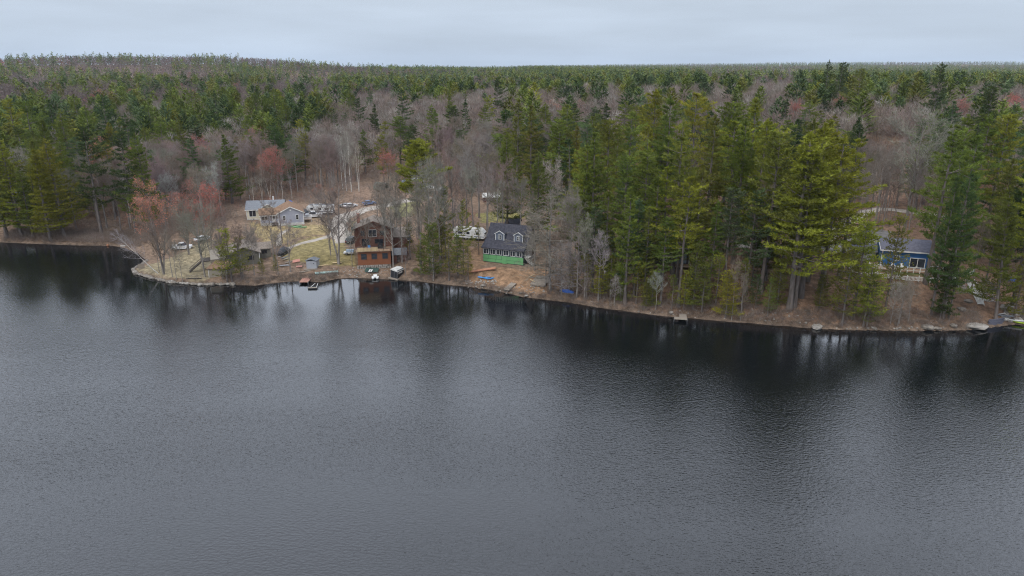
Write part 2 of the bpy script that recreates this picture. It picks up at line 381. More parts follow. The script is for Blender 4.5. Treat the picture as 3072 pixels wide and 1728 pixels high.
# water
mw = bpy.data.materials.new('lake_water'); mw.use_nodes = True; t = mw.node_tree; b = t.nodes['Principled BSDF']
b.inputs['Base Color'].default_value = (0.004, 0.005, 0.006, 1); b.inputs['Roughness'].default_value = 0.02; b.inputs['IOR'].default_value = 1.62
tcx = t.nodes.new('ShaderNodeTexCoord')
def wnoise(scale, stretch, rot, detail=3):
    mpp = t.nodes.new('ShaderNodeMapping'); mpp.inputs['Scale'].default_value = stretch; mpp.inputs['Rotation'].default_value = (0, 0, rot)
    t.links.new(tcx.outputs['Object'], mpp.inputs[0])
    n = t.nodes.new('ShaderNodeTexNoise'); n.inputs['Scale'].default_value = scale; n.inputs['Detail'].default_value = detail
    t.links.new(mpp.outputs[0], n.inputs['Vector']); return n
a1 = wnoise(3.0, (0.6, 1.2, 1), R(16), 3); a2 = wnoise(0.7, (0.6, 1.2, 1), R(-10), 2); a3 = wnoise(0.02, (0.5, 1.6, 1), R(8), 2)
ad = t.nodes.new('ShaderNodeMath'); ad.operation = 'MULTIPLY_ADD'; ad.inputs[1].default_value = 0.35
t.links.new(a2.outputs[0], ad.inputs[0]); t.links.new(a1.outputs[0], ad.inputs[2])
mrw = t.nodes.new('ShaderNodeMapRange'); mrw.inputs[1].default_value = 0.3; mrw.inputs[2].default_value = 0.7; mrw.inputs[3].default_value = 0.4; mrw.inputs[4].default_value = 1.15
t.links.new(a3.outputs[0], mrw.inputs[0])
bp = t.nodes.new('ShaderNodeBump'); bp.inputs['Distance'].default_value = 0.085
atc = t.nodes.new('ShaderNodeAttribute'); atc.attribute_name = 'tint'; mst = t.nodes.new('ShaderNodeMath'); mst.operation = 'MULTIPLY'; t.links.new(atc.outputs['Fac'], mst.inputs[0]); t.links.new(mrw.outputs[0], mst.inputs[1]); t.links.new(mst.outputs[0], bp.inputs['Strength']); t.links.new(ad.outputs[0], bp.inputs['Height']); t.links.new(bp.outputs[0], b.inputs['Normal'])
WX, WY = np.meshgrid(np.concatenate([[-900, -500], np.arange(-260, 261, 5.0), [500, 900]]), np.concatenate([[-300, -100], np.arange(0, 311, 4.0)]))
chop = 0.15 + 1.0 * sm(2, 40, -shore_dist(WX, WY)) + 0.25 * sm(35, 70, -shore_dist(WX, WY)); wi = np.arange(WX.size).reshape(WX.shape)
WF = np.stack([wi[:-1, :-1], wi[:-1, 1:], wi[1:, 1:], wi[1:, :-1]], -1).reshape(-1, 4)
wo = link('lake_water', np_mesh('lake_water', np.stack([WX, WY, 0 * WX], -1).reshape(-1, 3), WF, [mw], tint=np.repeat(chop.reshape(-1, 1), 3, 1)))
wo['kind'] = 'structure'; wo['label'] = 'dark rippled lake reflecting the sky and trees'

# roads and drives: ribbons laid on the ground
def ribbon(name, pts, width, mat, label, world=False, lift=0.09):
    pw = [Vector((*ground(*p)[:2], 0)) for p in pts] if not world else [Vector((*p, 0)) for p in pts]
    dense = []
    for i in range(len(pw) - 1):
        n = max(2, int((pw[i + 1] - pw[i]).length / 0.8))
        p0 = pw[max(i - 1, 0)]; p1 = pw[i]; p2 = pw[i + 1]; p3 = pw[min(i + 2, len(pw) - 1)]
        for k in range(n):
            u = k / n
            dense.append(0.5 * ((2 * p1) + (p2 - p0) * u + (2 * p0 - 5 * p1 + 4 * p2 - p3) * u * u + (3 * p1 - p0 - 3 * p2 + p3) * u ** 3))
    dense.append(pw[-1])
    NW = 7; V = []; F = []
    for i, p in enumerate(dense):
        d = (dense[min(i + 1, len(dense) - 1)] - dense[max(i - 1, 0)]).normalized(); nrm = Vector((-d.y, d.x, 0))
        ww = width * (1 + 0.10 * math.sin(i * 0.7) + 0.07 * math.sin(i * 1.9 + 1))
        for k in range(NW):
            q = p + nrm * ww * (k / (NW - 1) - 0.5); V.append((q.x, q.y, 0))
    V = np.array(V); V[:, 2] = hgt(V[:, 0], V[:, 1]) + lift
    V[::NW, 2] -= 0.12; V[NW - 1::NW, 2] -= 0.12
    for i in range(len(dense) - 1):
        for k in range(NW - 1): F.append((i * NW + k, i * NW + k + 1, (i + 1) * NW + k + 1, (i + 1) * NW + k))
    o = link(name, np_mesh(name, V, np.array(F), [mat])); o['kind'] = 'structure'; o['label'] = label
    return o
ribbon('gravel_drive', [(1290,590),(1210,604),(1150,618),(1085,632),(1030,650),(1012,672),(1022,700),(1040,728)], 6.0, M['gravel'], 'pale gravel drive curving past the brown house')
ribbon('gravel_path', [(1020,702),(985,710),(940,722),(890,735),(845,752)], 1.9, M['gravel'], 'narrow pale path crossing the lawn to the shed')
ribbon('stone_path', [(838,738),(836,718),(845,700),(862,690)], 1.5, M['gravel'], 'short stony path below the lavender house')
ribbon('asphalt_drive', [(2640,690),(2600,715),(2545,738),(2490,745),(2440,735)], 9.0, M['asphalt'], 'grey asphalt parking area left of the blue house')
ribbon('access_road', [(2200,735),(2300,742),(2370,749),(2440,738),(2500,700),(2560,655),(2640,628),(2760,640),(2900,660)], 4.5, M['gravel'], 'pale access road running behind the shore lots')

# ------------------------------------------------------------------ tree prototypes
def blades(pos, dirs, length, width, rg):
    """thin triangles from pos along dirs"""
    n = len(pos); side = np.cross(dirs, rg.normal(size=(n, 3))); side /= np.linalg.norm(side, axis=1, keepdims=True) + 1e-9
    L = np.reshape(length, (-1, 1)) * np.ones((n, 1)); W = np.reshape(width, (-1, 1)) * np.ones((n, 1))
    a = pos - side * W * 0.5; b_ = pos + side * W * 0.5; c = pos + dirs * L
    V = np.stack([a, b_, c], 1).reshape(-1, 3); F = np.arange(3 * n).reshape(-1, 3)
    return V, F
def unit(v): return v / (np.linalg.norm(v, axis=-1, keepdims=True) + 1e-9)
def tubes_np(pts, rads, n):
    """pts (k,3), rads (k,) -> triangles"""
    pts = np.asarray(pts); k = len(pts); d = unit(np.gradient(pts, axis=0))
    a = np.where(np.abs(d[:, :1]) < 0.8, [[1.0, 0, 0]], [[0, 1.0, 0]]); u = unit(np.cross(d, a)); v = np.cross(d, u)
    ang = np.arange(n) * 2 * np.pi / n
    ring = pts[:, None] + (u[:, None] * np.cos(ang)[None, :, None] + v[:, None] * np.sin(ang)[None, :, None]) * np.asarray(rads)[:, None, None]
    V = ring.reshape(-1, 3); F = []
    for i in range(k - 1):
        for j in range(n):
            p, q = i * n + j, i * n + (j + 1) % n
            F += [(p, q, q + n), (p, q + n, p + n)]
    return V, np.array(F)
class Acc:
    def __init__(s): s.V = []; s.F = []; s.M = []; s.n = 0
    def add(s, V, F, m=0):
        if len(V) == 0: return
        s.V.append(V); s.F.append(F + s.n); s.M.append(np.full(len(F), m)); s.n += len(V)
    def mesh(s, name, mats): return np_mesh(name, np.concatenate(s.V), np.concatenate(s.F), mats, np.concatenate(s.M))
def trunk_pts(H, rg, n=9, bend=0.012):
    z = np.linspace(0, 1, n) ** 1.0; off = np.cumsum(rg.normal(size=(n, 2)) * bend * H / n * 2, axis=0); off -= off[0]
    return np.column_stack([off[:, 0], off[:, 1], z * H])
def pine(seed, H=30, cb=0.32, width=5.0, dens=9.0, tl=0.55, tw=0.15, k=4, gap=0.12, full=False, step=1.05, flat=0.24, dead=True, shape=0.75):
    rg = np.random.default_rng(seed)
    tp = trunk_pts(H, rg)
    tr = Acc(); rr = (1 - np.linspace(0, 1, 9)) ** 0.8 * H * 0.0125 + 0.03; rr[0] *= 1.35
    tp[0, 2] = -0.5; V, F = tubes_np(tp, rr, 8); tr.add(V, F)
    cr_ = Acc(); zb = cb * H; z = zb; az = rg.uniform(0, 6)
    lop = rg.uniform(0, 6.28); P_, D_ = [], []
    while z < H * 0.985:
        t_ = (z - zb) / (H - zb)
        ml = width * (1 - t_) ** shape * (1.0 if full else 0.55 + 0.45 * min(1, (t_ + 0.1) / 0.28)) + 0.35
        nb = rg.integers(4, 7)
        vig = rg.uniform(0.6, 1.15)
        for i in range(nb):
            az += 2.4 + rg.normal() * 0.35
            if rg.random() < gap * (1 - 0.5 * t_): continue
            L = ml * vig * rg.uniform(0.5, 1.22) * (1 + 0.26 * math.cos(az - lop))
            rise = -0.06 + 0.62 * t_ ** 1.3 + rg.normal() * 0.06; curve = 0.22 * (1 - t_) + rg.uniform(-0.03, 0.12)
            dr = np.array([math.cos(az), math.sin(az), 0.0]); sd_ = np.array([-dr[1], dr[0], 0.0])
            cx, cy_ = np.interp(z, tp[:, 2], tp[:, 0]), np.interp(z, tp[:, 2], tp[:, 1])
            o = np.array([cx, cy_, z])
            u = np.linspace(0, 1, 4)
            lp = o + dr * L * u[:, None] + np.array([0, 0, 1.0]) * (L * (rise * u + curve * u * u))[:, None]
            V, F = tubes_np(lp, 0.022 * L * (1 - u) * 0.9 + 0.018, 3); cr_.add(V, F, 0)
            n = max(5, int(L * dens * rg.uniform(0.75, 1.25)))
            uu = 0.22 + 0.80 * rg.random(n) ** 0.75
            lat = rg.normal(size=n) * flat * L * np.sin(np.clip(uu, 0, 1) * math.pi * 0.86 + 0.15)
            zz = L * (rise * uu + curve * uu * uu) + rg.normal(size=n) * 0.10 + 0.10 * np.abs(lat) + 0.05
            pos = o + dr * (L * uu - 0.25 * np.abs(lat))[:, None] + sd_ * lat[:, None]; pos[:, 2] = z + zz
            dv = dr * 0.75 + sd_ * (np.sign(lat) * rg.uniform(0.1, 0.9, n))[:, None] + np.array([0, 0, 1.0]) * rg.uniform(0.05, 0.75, n)[:, None]
            P_.append(pos); D_.append(dv)
        z += step * rg.uniform(0.75, 1.3) * (1 - 0.35 * t_)
    # leader
    n = 24; pos = np.column_stack([np.full(n, tp[-1, 0]), np.full(n, tp[-1, 1]), H - 1.2 + rg.random(n) * 1.2]); P_.append(pos)
    D_.append(np.column_stack([rg.normal(size=(n, 2)) * 0.6, np.full(n, 0.8)]))
    pos = np.concatenate(P_); dv = unit(np.concatenate(D_))
    pos = np.repeat(pos, k, 0) + rg.normal(size=(len(pos) * k, 3)) * 0.05
    dv = unit(np.repeat(dv, k, 0) + rg.normal(size=(len(dv) * k, 3)) * 0.5)
    V, F = blades(pos, dv, tl * rg.uniform(0.7, 1.3, len(pos)), tw * rg.uniform(0.7, 1.3, len(pos)), rg); cr_.add(V, F, 1)
    if dead:      # bare dead stubs under the crown
        for zz in np.arange(0.12 * H, zb, 0.7):
            for i in range(2):
                if rg.random() < 0.45: continue
                az += 2.1; L = rg.uniform(0.6, 2.6)
                dr = np.array([math.cos(az), math.sin(az), rg.uniform(-0.15, 0.15)])
                o = np.array([np.interp(zz, tp[:, 2], tp[:, 0]), np.interp(zz, tp[:, 2], tp[:, 1]), zz]); u = np.linspace(0, 1, 3)
                V, F = tubes_np(o + dr * L * u[:, None], 0.03 * (1 - u) + 0.012, 3); cr_.add(V, F, 0)
    return tr.mesh('trunk', [M['bark']]), cr_.mesh('crown', [M['bark'], M['needle']]), H
def bare(seed, H=20, tf=0.38, n1=17, spread=0.36, up=0.9, stems=1, n2=6, n3=5, nt_=9, bark='greybark', tw=0.040, buds=0, r0=0.013, drop=0.0):
    rg = np.random.default_rng(seed); tr = Acc(); cr_ = Acc(); bd = []
    for st in range(stems):
        tp = trunk_pts(H * (1 if st == 0 else rg.uniform(0.8, 0.97)), rg, 9, 0.02)
        if stems > 1:
            a = st * 6.28 / stems + rg.uniform(-0.4, 0.4); k_ = rg.uniform(0.10, 0.20)
            tp[:, 0] += math.cos(a) * tp[:, 2] * k_; tp[:, 1] += math.sin(a) * tp[:, 2] * k_
        tp[0, 2] = -0.4
        rr = (1 - np.linspace(0, 1, 9)) ** 0.9 * H * r0 * (0.75 if stems > 1 else 1) + 0.025; rr[0] *= 1.3
        V, F = tubes_np(tp, rr, 7); tr.add(V, F)
        Hs = tp[-1, 2]; az = rg.uniform(0, 6)
        for i in range(n1 if stems == 1 else max(6, n1 * 2 // (stems + 1))):
            q = tf + (0.98 - tf) * ((i + rg.random()) / n1 if stems == 1 else rg.random()); z = q * Hs
            az += 2.4 + rg.normal() * 0.4
            L = H * (spread * (1 - q) ** 0.7 + 0.10) * rg.uniform(0.7, 1.2)
            o = np.array([np.interp(z, tp[:, 2], tp[:, 0]), np.interp(z, tp[:, 2], tp[:, 1]), z])
            d = unit(np.array([math.cos(az), math.sin(az), up * rg.uniform(0.5, 1.3)])); u = np.linspace(0, 1, 5)
            def path(o, d, L, u, w):
                k = len(u); j = np.cumsum(rg.normal(size=(k, 3)) * w * L, axis=0); j -= j[0]
                return o + d * L * u[:, None] + j + np.array([0, 0, 1.0]) * (0.18 * L * u ** 2)[:, None]
            p1 = path(o, d, L, u, 0.045)
            V, F = tubes_np(p1, np.interp(z, tp[:, 2], rr) * 0.5 * (1 - 0.85 * u) + 0.012, 4); cr_.add(V, F)
            for j in range(n2):
                q2 = 0.22 + 0.78 * (j + rg.random()) / n2
                o2 = np.array([np.interp(q2, u, p1[:, c]) for c in range(3)])
                d2 = unit(d * 0.9 + rg.normal(size=3) * 0.62 + [0, 0, 0.35 - drop]); L2 = L * rg.uniform(0.28, 0.5) * (1.15 - 0.55 * q2) + 0.4
                u2 = np.linspace(0, 1, 3); p2 = path(o2, d2, L2, u2, 0.06)
                V, F = tubes_np(p2, 0.030 * (1 - 0.7 * u2) * (0.5 + L2 / 4), 3); cr_.add(V, F)
                q3 = rg.uniform(0.15, 1, n3); o3 = np.column_stack([np.interp(q3, u2, p2[:, c]) for c in range(3)])
                d3 = unit(d2 * 0.9 + rg.normal(size=(n3, 3)) * 0.7 + [0, 0, 0.3 - drop]); L3 = L2 * rg.uniform(0.35, 0.7, n3) + 0.3
                V, F = blades(o3, d3, L3, tw * 1.35, rg); cr_.add(V, F)
                q4 = rg.uniform(0.1, 1.0, (n3, nt_)); o4 = (o3[:, None] + d3[:, None] * (L3[:, None] * q4)[..., None]).reshape(-1, 3)
                d4 = unit(np.repeat(d3, nt_, 0) * 0.8 + rg.normal(size=(n3 * nt_, 3)) * 0.65 + [0, 0, 0.35 - drop])
                L4 = rg.uniform(0.4, 1.0, n3 * nt_) * (H / 20)
                V, F = blades(o4, d4, L4, tw, rg); cr_.add(V, F)
                if buds and q > 0.50:
                    qq = np.repeat(o4 + d4 * (L4 * rg.uniform(0.5, 1.0, len(L4)))[:, None], buds, 0)
                    bd.append(qq + rg.normal(size=qq.shape) * 0.16)
    bm_ = None
    if buds:
        p = np.concatenate(bd); V, F = blades(p, unit(rg.normal(size=p.shape)), 0.20, 0.13, rg)
        bm_ = np_mesh('buds', V, F, [M['bud']])
    return tr.mesh('trunk', [M[bark]]), cr_.mesh('crown', [M['twig']]), H, bm_
PROTO = {
 'pine': [pine(10 + i, 31, [0.24, 0.34, 0.16, 0.40, 0.28, 0.12, 0.26, 0.46, 0.20, 0.30][i], [6.8, 6.4, 7.4, 6.2, 6.8, 6.6, 7.6, 6.0, 5.6, 7.2][i], gap=[0.16, 0.26, 0.12, 0.22, 0.30, 0.12, 0.24, 0.3, 0.18, 0.36][i], step=[1.3, 1.6, 1.25, 1.5, 1.7, 1.2, 1.45, 1.5, 1.3, 1.8][i], dens=11.5, shape=[0.75, 0.6, 0.85, 0.55, 0.65, 0.95, 0.7, 0.5, 0.9, 0.62][i]) for i in range(10)],
 'young': [pine(30 + i, 17, 0.10, [3.3, 3.8, 3.4][i], dens=12, tl=0.42, tw=0.12, gap=0.08, full=True, step=0.75, dead=False) for i in range(3)],
 'hemlock': [pine(40 + i, 15, [0.10, 0.18, 0.14, 0.2][i], [3.7, 3.3, 4.0, 3.0][i], dens=[12, 9, 11, 8][i], tl=0.32, tw=0.11, k=4, gap=[0.3, 0.45, 0.36, 0.5][i], full=True, step=[0.75, 0.85, 0.8, 0.9][i], flat=0.32, dead=False, shape=0.5) for i in range(4)],
 'broad': [pine(50, 27, 0.42, 7.4, dens=24, gap=0.10, step=1.35, shape=0.42)],
 'bare': [bare(60 + i, 20, [0.40, 0.46, 0.34, 0.5, 0.42][i], [17, 16, 20, 15, 18][i], [0.30, 0.27, 0.34, 0.26, 0.3][i]) for i in range(5)],
 'open': [bare(70, 16, 0.26, 16, 0.46, 0.75, stems=3, n2=7, tw=0.03), bare(71, 16, 0.22, 18, 0.42, 0.8, stems=2, n2=7, tw=0.03), bare(72, 17, 0.30, 20, 0.48, 0.7, n2=8, tw=0.03)],
 'birch': [bare(80 + i, 17, 0.35, 15, 0.22, 1.3, stems=[1, 2][i], n2=5, n3=4, nt_=4, bark='birch', r0=0.009, tw=0.026) for i in range(2)],
 'maple': [bare(90 + i, 14, 0.22, 20, 0.34, 1.15, stems=[1, 2, 3][i], n2=6, n3=5, nt_=6, buds=1, tw=0.032) for i in range(3)],
 'snag': [bare(95 + i, 15, 0.14, 46, 0.20, 0.12, n2=7, n3=3, nt_=4, r0=0.010, tw=0.028, drop=0.45) for i in range(2)],
}
NAMES = {'pine': 'white_pine', 'young': 'young_pine', 'hemlock': 'hemlock_tree', 'broad': 'white_pine', 'bare': 'bare_tree', 'open': 'bare_tree', 'birch': 'birch_tree', 'maple': 'red_maple', 'snag': 'dead_conifer'}
CATS = {'pine': 'pine tree', 'young': 'pine tree', 'hemlock': 'hemlock', 'broad': 'pine tree', 'bare': 'bare tree', 'open': 'bare tree', 'birch': 'birch', 'maple': 'maple', 'snag': 'dead tree'}
TINTS = {'green': (0.132, 0.164, 0.034), 'yellow': (0.205, 0.212, 0.028), 'dark': (0.062, 0.092, 0.030), 'blue': (0.096, 0.134, 0.056), 'olive': (0.150, 0.152, 0.032),
         'grey': (0.215, 0.190, 0.160), 'brown': (0.190, 0.148, 0.120), 'mauve': (0.205, 0.158, 0.140), 'pale': (0.31, 0.285, 0.25), 'red': (0.42, 0.125, 0.10), 'orange': (0.44, 0.19, 0.125), 'rust': (0.37, 0.155, 0.12)}
WORDS = {'green': 'green', 'yellow': 'yellow-green', 'dark': 'dark green', 'blue': 'blue-green', 'olive': 'olive-green', 'grey': 'grey', 'brown': 'brown', 'mauve': 'mauve-brown', 'pale': 'pale grey', 'red': 'red-budded', 'orange': 'orange-budded', 'rust': 'rusty-budded'}
TREES = []     # placed individuals: (object, kind, tint, x, y, height)
def place(kind, x, y, H, tint, width=1.0, rz=None, label=None, lean=None, vi=None):
    pr = PROTO[kind]; p = pr[random.randrange(len(pr)) if vi is None else vi]
    o = link(NAMES[kind], None, None, (x, y, gz(x, y) - 0.05)); k = H / p[2]
    o.scale = (k * width, k * width, k); o.rotation_euler = (0, 0, random.uniform(0, 6.28) if rz is None else rz)
    if lean: o.rotation_euler = (lean[0], lean[1], o.rotation_euler[2])
    link('trunk', p[0], o)
    c = link('crown', p[1], o); tcol = TINTS[tint]
    j = [random.uniform(0.86, 1.14) for _ in range(3)]; v = random.uniform(0.85, 1.15)
    if kind == 'maple': tw_ = TINTS['brown']; c.color = (*[a * v for a in tw_], 1)
    else: c.color = (*[a * v * (1 + (b_ - 1) * 0.5) for a, b_ in zip(tcol, j)], 1)
    if kind == 'maple':
        b_ = link('buds', p[3], o); b_.color = (*[a * v for a in tcol], 1); b_['label'] = WORDS[tint].replace('-budded', '') + ' spring buds hazing the crown'
    TREES.append([o, kind, tint, x, y, H, label])
    return o
def tree(kind, x, ytop, base, tint, width=1.0, **kw):
    """x, ytop, base in the 2576-wide view; a base under 60 is a height in metres"""
    q = 1.1925; x *= q; ytop *= q
    if base >= 60:
        X, Y, Z = ground(x, base * q); H = zat(Y, ytop) - Z
    else:
        H = base; d = ray(x, ytop); lo, hi = 120.0, 900.0
        for _ in range(40):
            md = (lo + hi) / 2; X, Y = d[0] / d[1] * md, md
            top = CAMH + d[2] / d[1] * md
            if top > gz(X, Y) + H: lo = md
            else: hi = md
        Y = lo; X = d[0] / d[1] * lo
    H = min(max(H, 3.0), 39)
    return place(kind, X, Y, H, tint, width, **kw)

# ------------------------------------------------------------------ trees one can point at
T = tree
# left shore
for a in [(100,300,33,'green'),(205,318,32,'dark'),(258,240,34,'dark'),(300,335,30,'dark'),(340,335,30,'green'),
          (150,275,33,'green'),(60,255,33,'green'),(20,252,32,'yellow'),(215,265,32,'green'),(310,285,30,'dark'),(372,262,28,'green'),(120,250,30,'dark'),(185,238,30,'green'),(402,300,26,'green'),(85,420,598,'green')]:
    T('pine', *a)
for k_, a in enumerate([(18,325,598,'green'),(55,348,598,'yellow'),(128,376,606,'yellow'),(163,350,599,'yellow')]): T('pine', *a, 1.15, vi=(5, 2, 5, 2)[k_])
for a in [(1122,470,674,'olive',0.6),(1166,505,690,'olive',0.55),(1080,520,660,'green',0.5)]: T('pine', *a, vi=9)
T('pine', 450, 302, 27, 'olive', 0.8); T('pine', 585, 338, 512, 'green', 1.25, vi=5, label='full green pine standing alone behind the cream house, left of the red maples')
for a in [(715,250,27,'green'),(640,232,28,'green'),(690,226,28,'green'),(580,232,28,'green'),(540,228,28,'dark'),(480,222,28,'green'),(430,226,28,'green'),(755,300,22,'yellow'),(940,262,26,'dark'),(985,180,27,'green'),(800,236,26,'green'),(900,248,26,'dark'),(1085,262,25,'green'),(1130,232,26,'green'),(960,335,22,'olive'),(880,225,26,'green'),(1170,250,25,'dark'),(700,305,24,'green'),(620,300,24,'green'),(930,215,26,'blue')]: T('pine', *a)
T('hemlock', 838, 274, 22, 'dark', 0.9); T('hemlock', 868, 284, 19, 'dark', 0.9); T('young', 1160, 200, 20, 'yellow')
T('pine', 1010, 226, 30, 'dark', 1.0, vi=4, label='dark pine with open whorls rising alone above the bare woods behind the carport')
T('broad', 1055, 356, 604, 'yellow', 1.0, label='broad flat-topped yellow-green pine standing over the white canopy tents')
T('pine', 1250, 196, 32, 'dark', 0.8); T('pine', 1230, 240, 25, 'yellow', 0.9)
# the stand right of the green house
for a in [(1300,248,34,'olive'),(1338,264,33,'olive'),(1275,335,28,'green'),(1428,264,32,'green'),(1405,302,28,'olive'),(1500,332,33,'green'),(1480,362,30,'green'),(1530,300,33,'olive'),(1590,282,34,'green'),
          (1650,225,36,'yellow'),(1690,242,35,'green'),(1720,300,34,'olive'),(1760,236,36,'yellow'),(1800,290,34,'olive'),(1840,256,35,'green'),(1880,300,33,'green'),(1905,246,35,'yellow'),(1932,300,33,'yellow'),
          (1560,392,700,'green'),(1610,372,690,'green'),(1662,420,706,'yellow'),(1702,402,716,'green'),(1742,424,722,'olive'),(1640,446,712,'green'),(1820,472,742,'blue'),(1875,480,742,'blue'),(1782,505,738,'green'),(1925,420,705,'olive'),
          (1572,470,764,'green'),(1621,520,752,'green'),(1661,545,768,'green'),(1706,446,771,'yellow'),(1594,500,746,'blue'),(1520,470,730,'green'),(1490,520,735,'blue')]:
    T('pine', *a)
T('pine', 1352, 382, 612, 'green', 1.0, vi=2, label='bright green layered pine just behind the green house shed')
T('pine', 1985, 332, 779, 'yellow', 1.15, vi=6, label='tall pine with thick bare grey trunk at the shore right of the wooden dock')
T('pine', 2015, 312, 748, 'yellow', 1.15, vi=0); T('pine', 1998, 380, 772, 'olive'); T('pine', 2062, 340, 735, 'yellow', 1.2); T('pine', 2110, 350, 700, 'yellow', 1.1); T('pine', 1960, 330, 34, 'green')
for a in [(1440,330,24,'olive'),(1415,350,22,'olive'),(1800,636,769,'yellow'),(1743,610,777,'olive'),(1130,585,706,'olive'),(1092,560,700,'green'),(2145,556,802,'yellow'),(2118,622,815,'olive'),(2172,640,818,'yellow'),(2228,545,772,'olive',0.7),
          (1950,330,26,'yellow'),(2180,690,822,'green'),(1890,600,720,'dark'),(584,575,708,'yellow',1.2),(608,596,704,'olive',1.2),(572,620,712,'olive',1.1)]:
    T('hemlock', *a)
for a in [(2342,442,792,'dark',0.6),(2372,432,802,'dark',0.65),(2386,530,800,'green',0.6),(2545,432,772,'yellow'),(2572,470,800,'green'),(2478,490,715,'green',0.8),(2440,290,33,'green'),(2490,286,33,'green'),(2400,330,32,'green'),
          (2546,286,33,'yellow'),(2460,342,31,'green'),(2500,216,32,'dark'),(2372,158,36,'dark',0.8),(2086,151,34,'dark',0.8),(2122,156,34,'dark',0.7),(2170,172,32,'green'),(2046,300,33,'green'),(2085,320,33,'yellow')]:
    T('pine', *a)
T('pine', 2505, 472, 806, 'olive', 0.85, lean=(0, 0.10), label='leaning pine at the water beside the white stairway')
for a in [(1032,560,652,'olive'),(1112,545,664,'olive'),(1152,590,694,'green'),(1178,612,706,'olive'),(1062,610,690,'olive'),(1205,560,640,'olive'),(985,560,620,'olive'),(1250,560,625,'green'),(1640,680,772,'olive'),(1690,690,776,'green'),(1560,690,760,'green'),(1900,690,775,'dark'),(1475,640,752,'olive'),(1510,650,752,'yellow',1.2),(1535,640,756,'olive',1.2),(1600,660,764,'yellow',1.2),(1625,700,774,'olive'),(1720,680,778,'yellow',1.1),(1765,660,784,'olive',1.2),(1825,680,796,'yellow',1.2),(1865,650,786,'olive',1.2),(1930,700,796,'green',1.0),(1955,650,770,'olive',1.1),(1440,650,738,'olive',1.1),(2060,690,775,'olive',1.1),(2550,640,800,'olive'),(695,640,690,'olive'),(660,650,694,'olive')]: T('hemlock', *a)
T('young', 2165, 296, 26, 'dark', 0.8); T('young', 2365, 640, 800, 'dark', 0.9)
# bare and budding trees
T('open', 1205, 362, 548, 'grey', 1.0, vi=2, label='large grey bare tree left of the tall green pine behind the white trailer')
T('open', 2272, 312, 586, 'grey', 1.0, vi=2, label='large spreading grey bare tree in the woods behind the blue house')
T('open', 852, 455, 664, 'grey', 1.05, vi=1, label='bare twin-trunk tree on the lawn beside the brown house')
T('open', 832, 500, 642, 'brown', 0.55)
T('open', 886, 560, 670, 'grey', 0.5, vi=2); T('open', 731, 565, 684, 'grey', 0.9, vi=2); T('open', 516, 520, 696, 'grey', 0.9, vi=1, label='bare forked tree beside the taupe boathouse'); T('open', 640, 555, 642, 'grey', 0.8)
T('maple', 412, 487, 690, 'orange', 0.85, vi=2, label='orange-red budding maple with three stems on the grassy point')
T('maple', 532, 488, 648, 'red', 0.8, vi=1); T('maple', 475, 482, 640, 'rust', 0.85, vi=2); T('maple', 555, 500, 610, 'rust', 0.9)
T('bare', 434, 590, 697, 'grey', 0.7); T('bare', 444, 610, 701, 'grey', 0.6); T('bare', 459, 615, 705, 'grey', 0.6); T('bare', 401, 600, 684, 'brown', 0.7)
for x, yt, yb, c in [(696,388,505,'red'),(672,400,500,'rust'),(285,378,520,'orange'),(262,385,525,'orange'),(320,392,520,'orange'),(500,362,480,'red'),(520,380,500,'rust'),(640,338,440,'rust'),(800,470,520,'orange'),(840,478,520,'orange')]:
    T('maple', x, yt, yb, c, 1.0)
for x, yt, h, c in [(1402,258,15,'orange'),(1372,262,15,'orange'),(1455,262,15,'orange'),(2005,270,17,'red'),(1985,285,15,'rust'),(2400,262,17,'red'),(2430,270,16,'rust'),(2545,252,18,'red'),(2570,262,17,'red'),(1335,345,15,'rust'),(2110,255,16,'orange'),(2560,440,14,'orange'),(2490,450,12,'orange'),(975,395,14,'red')]:
    T('maple', x, yt, h, c, 1.0)
for x, yt, yb in [(884,345,482),(872,352,480),(903,372,482),(862,372,476),(660,432,505),(680,428,505),(712,430,505),(735,440,500),(1090,640,706),(330,440,560),(640,455,520)]:
    T('birch', x, yt, yb, 'pale')
o = place('birch', *ground(474, 820)[:2], 12.5, 'pale', 1.0, rz=0.4, lean=(0, -0.62), vi=0, label='white birch leaning far out over the water from the point')
for x, yt, yb, c, *wq in [(971,480,668,'grey'),(1012,505,660,'grey'),(1021,628,694,'brown'),(990,515,676,'grey',0.9),(926,560,672,'brown',0.6),(560,600,700,'grey',0.8),(640,590,692,'grey',0.8),(612,570,702,'brown',0.7),(575,560,690,'brown',0.7),(700,590,690,'grey',0.8),(1060,480,690,'grey'),(1082,430,684,'grey'),(1108,470,676,'grey'),(1150,520,640,'grey'),(1000,450,600,'grey'),(1025,440,590,'brown'),(1120,420,590,'grey'),(1140,410,580,'brown'),(1175,400,570,'grey'),(1225,400,580,'brown'),(1100,400,560,'brown'),(1250,470,620,'grey'),(950,430,560,'brown'),(965,470,600,'grey'),(1160,470,600,'brown'),(1190,430,590,'grey'),(1228,440,600,'grey'),
                     (1265,420,612,'brown'),(1032,560,640,'grey'),(1048,520,600,'brown'),(1085,540,620,'grey'),(1310,460,630,'grey'),(1432,480,732,'grey',0.55),(1412,560,724,'brown',0.5),(1470,560,752,'grey',0.6),(1505,600,757,'pale'),(1840,660,806,'brown',0.5),(1862,700,806,'brown',0.5),
                     (2262,712,814,'grey'),(2240,720,814,'pale'),(2285,715,806,'brown'),(2075,440,690,'grey'),(2092,470,680,'brown'),(2440,560,740,'brown'),(1650,690,780,'pale'),(1545,700,768,'pale'),(690,520,660,'brown'),(1345,540,680,'grey')]:
    T('bare', x, yt, yb, c, wq[0] if wq else 0.85)

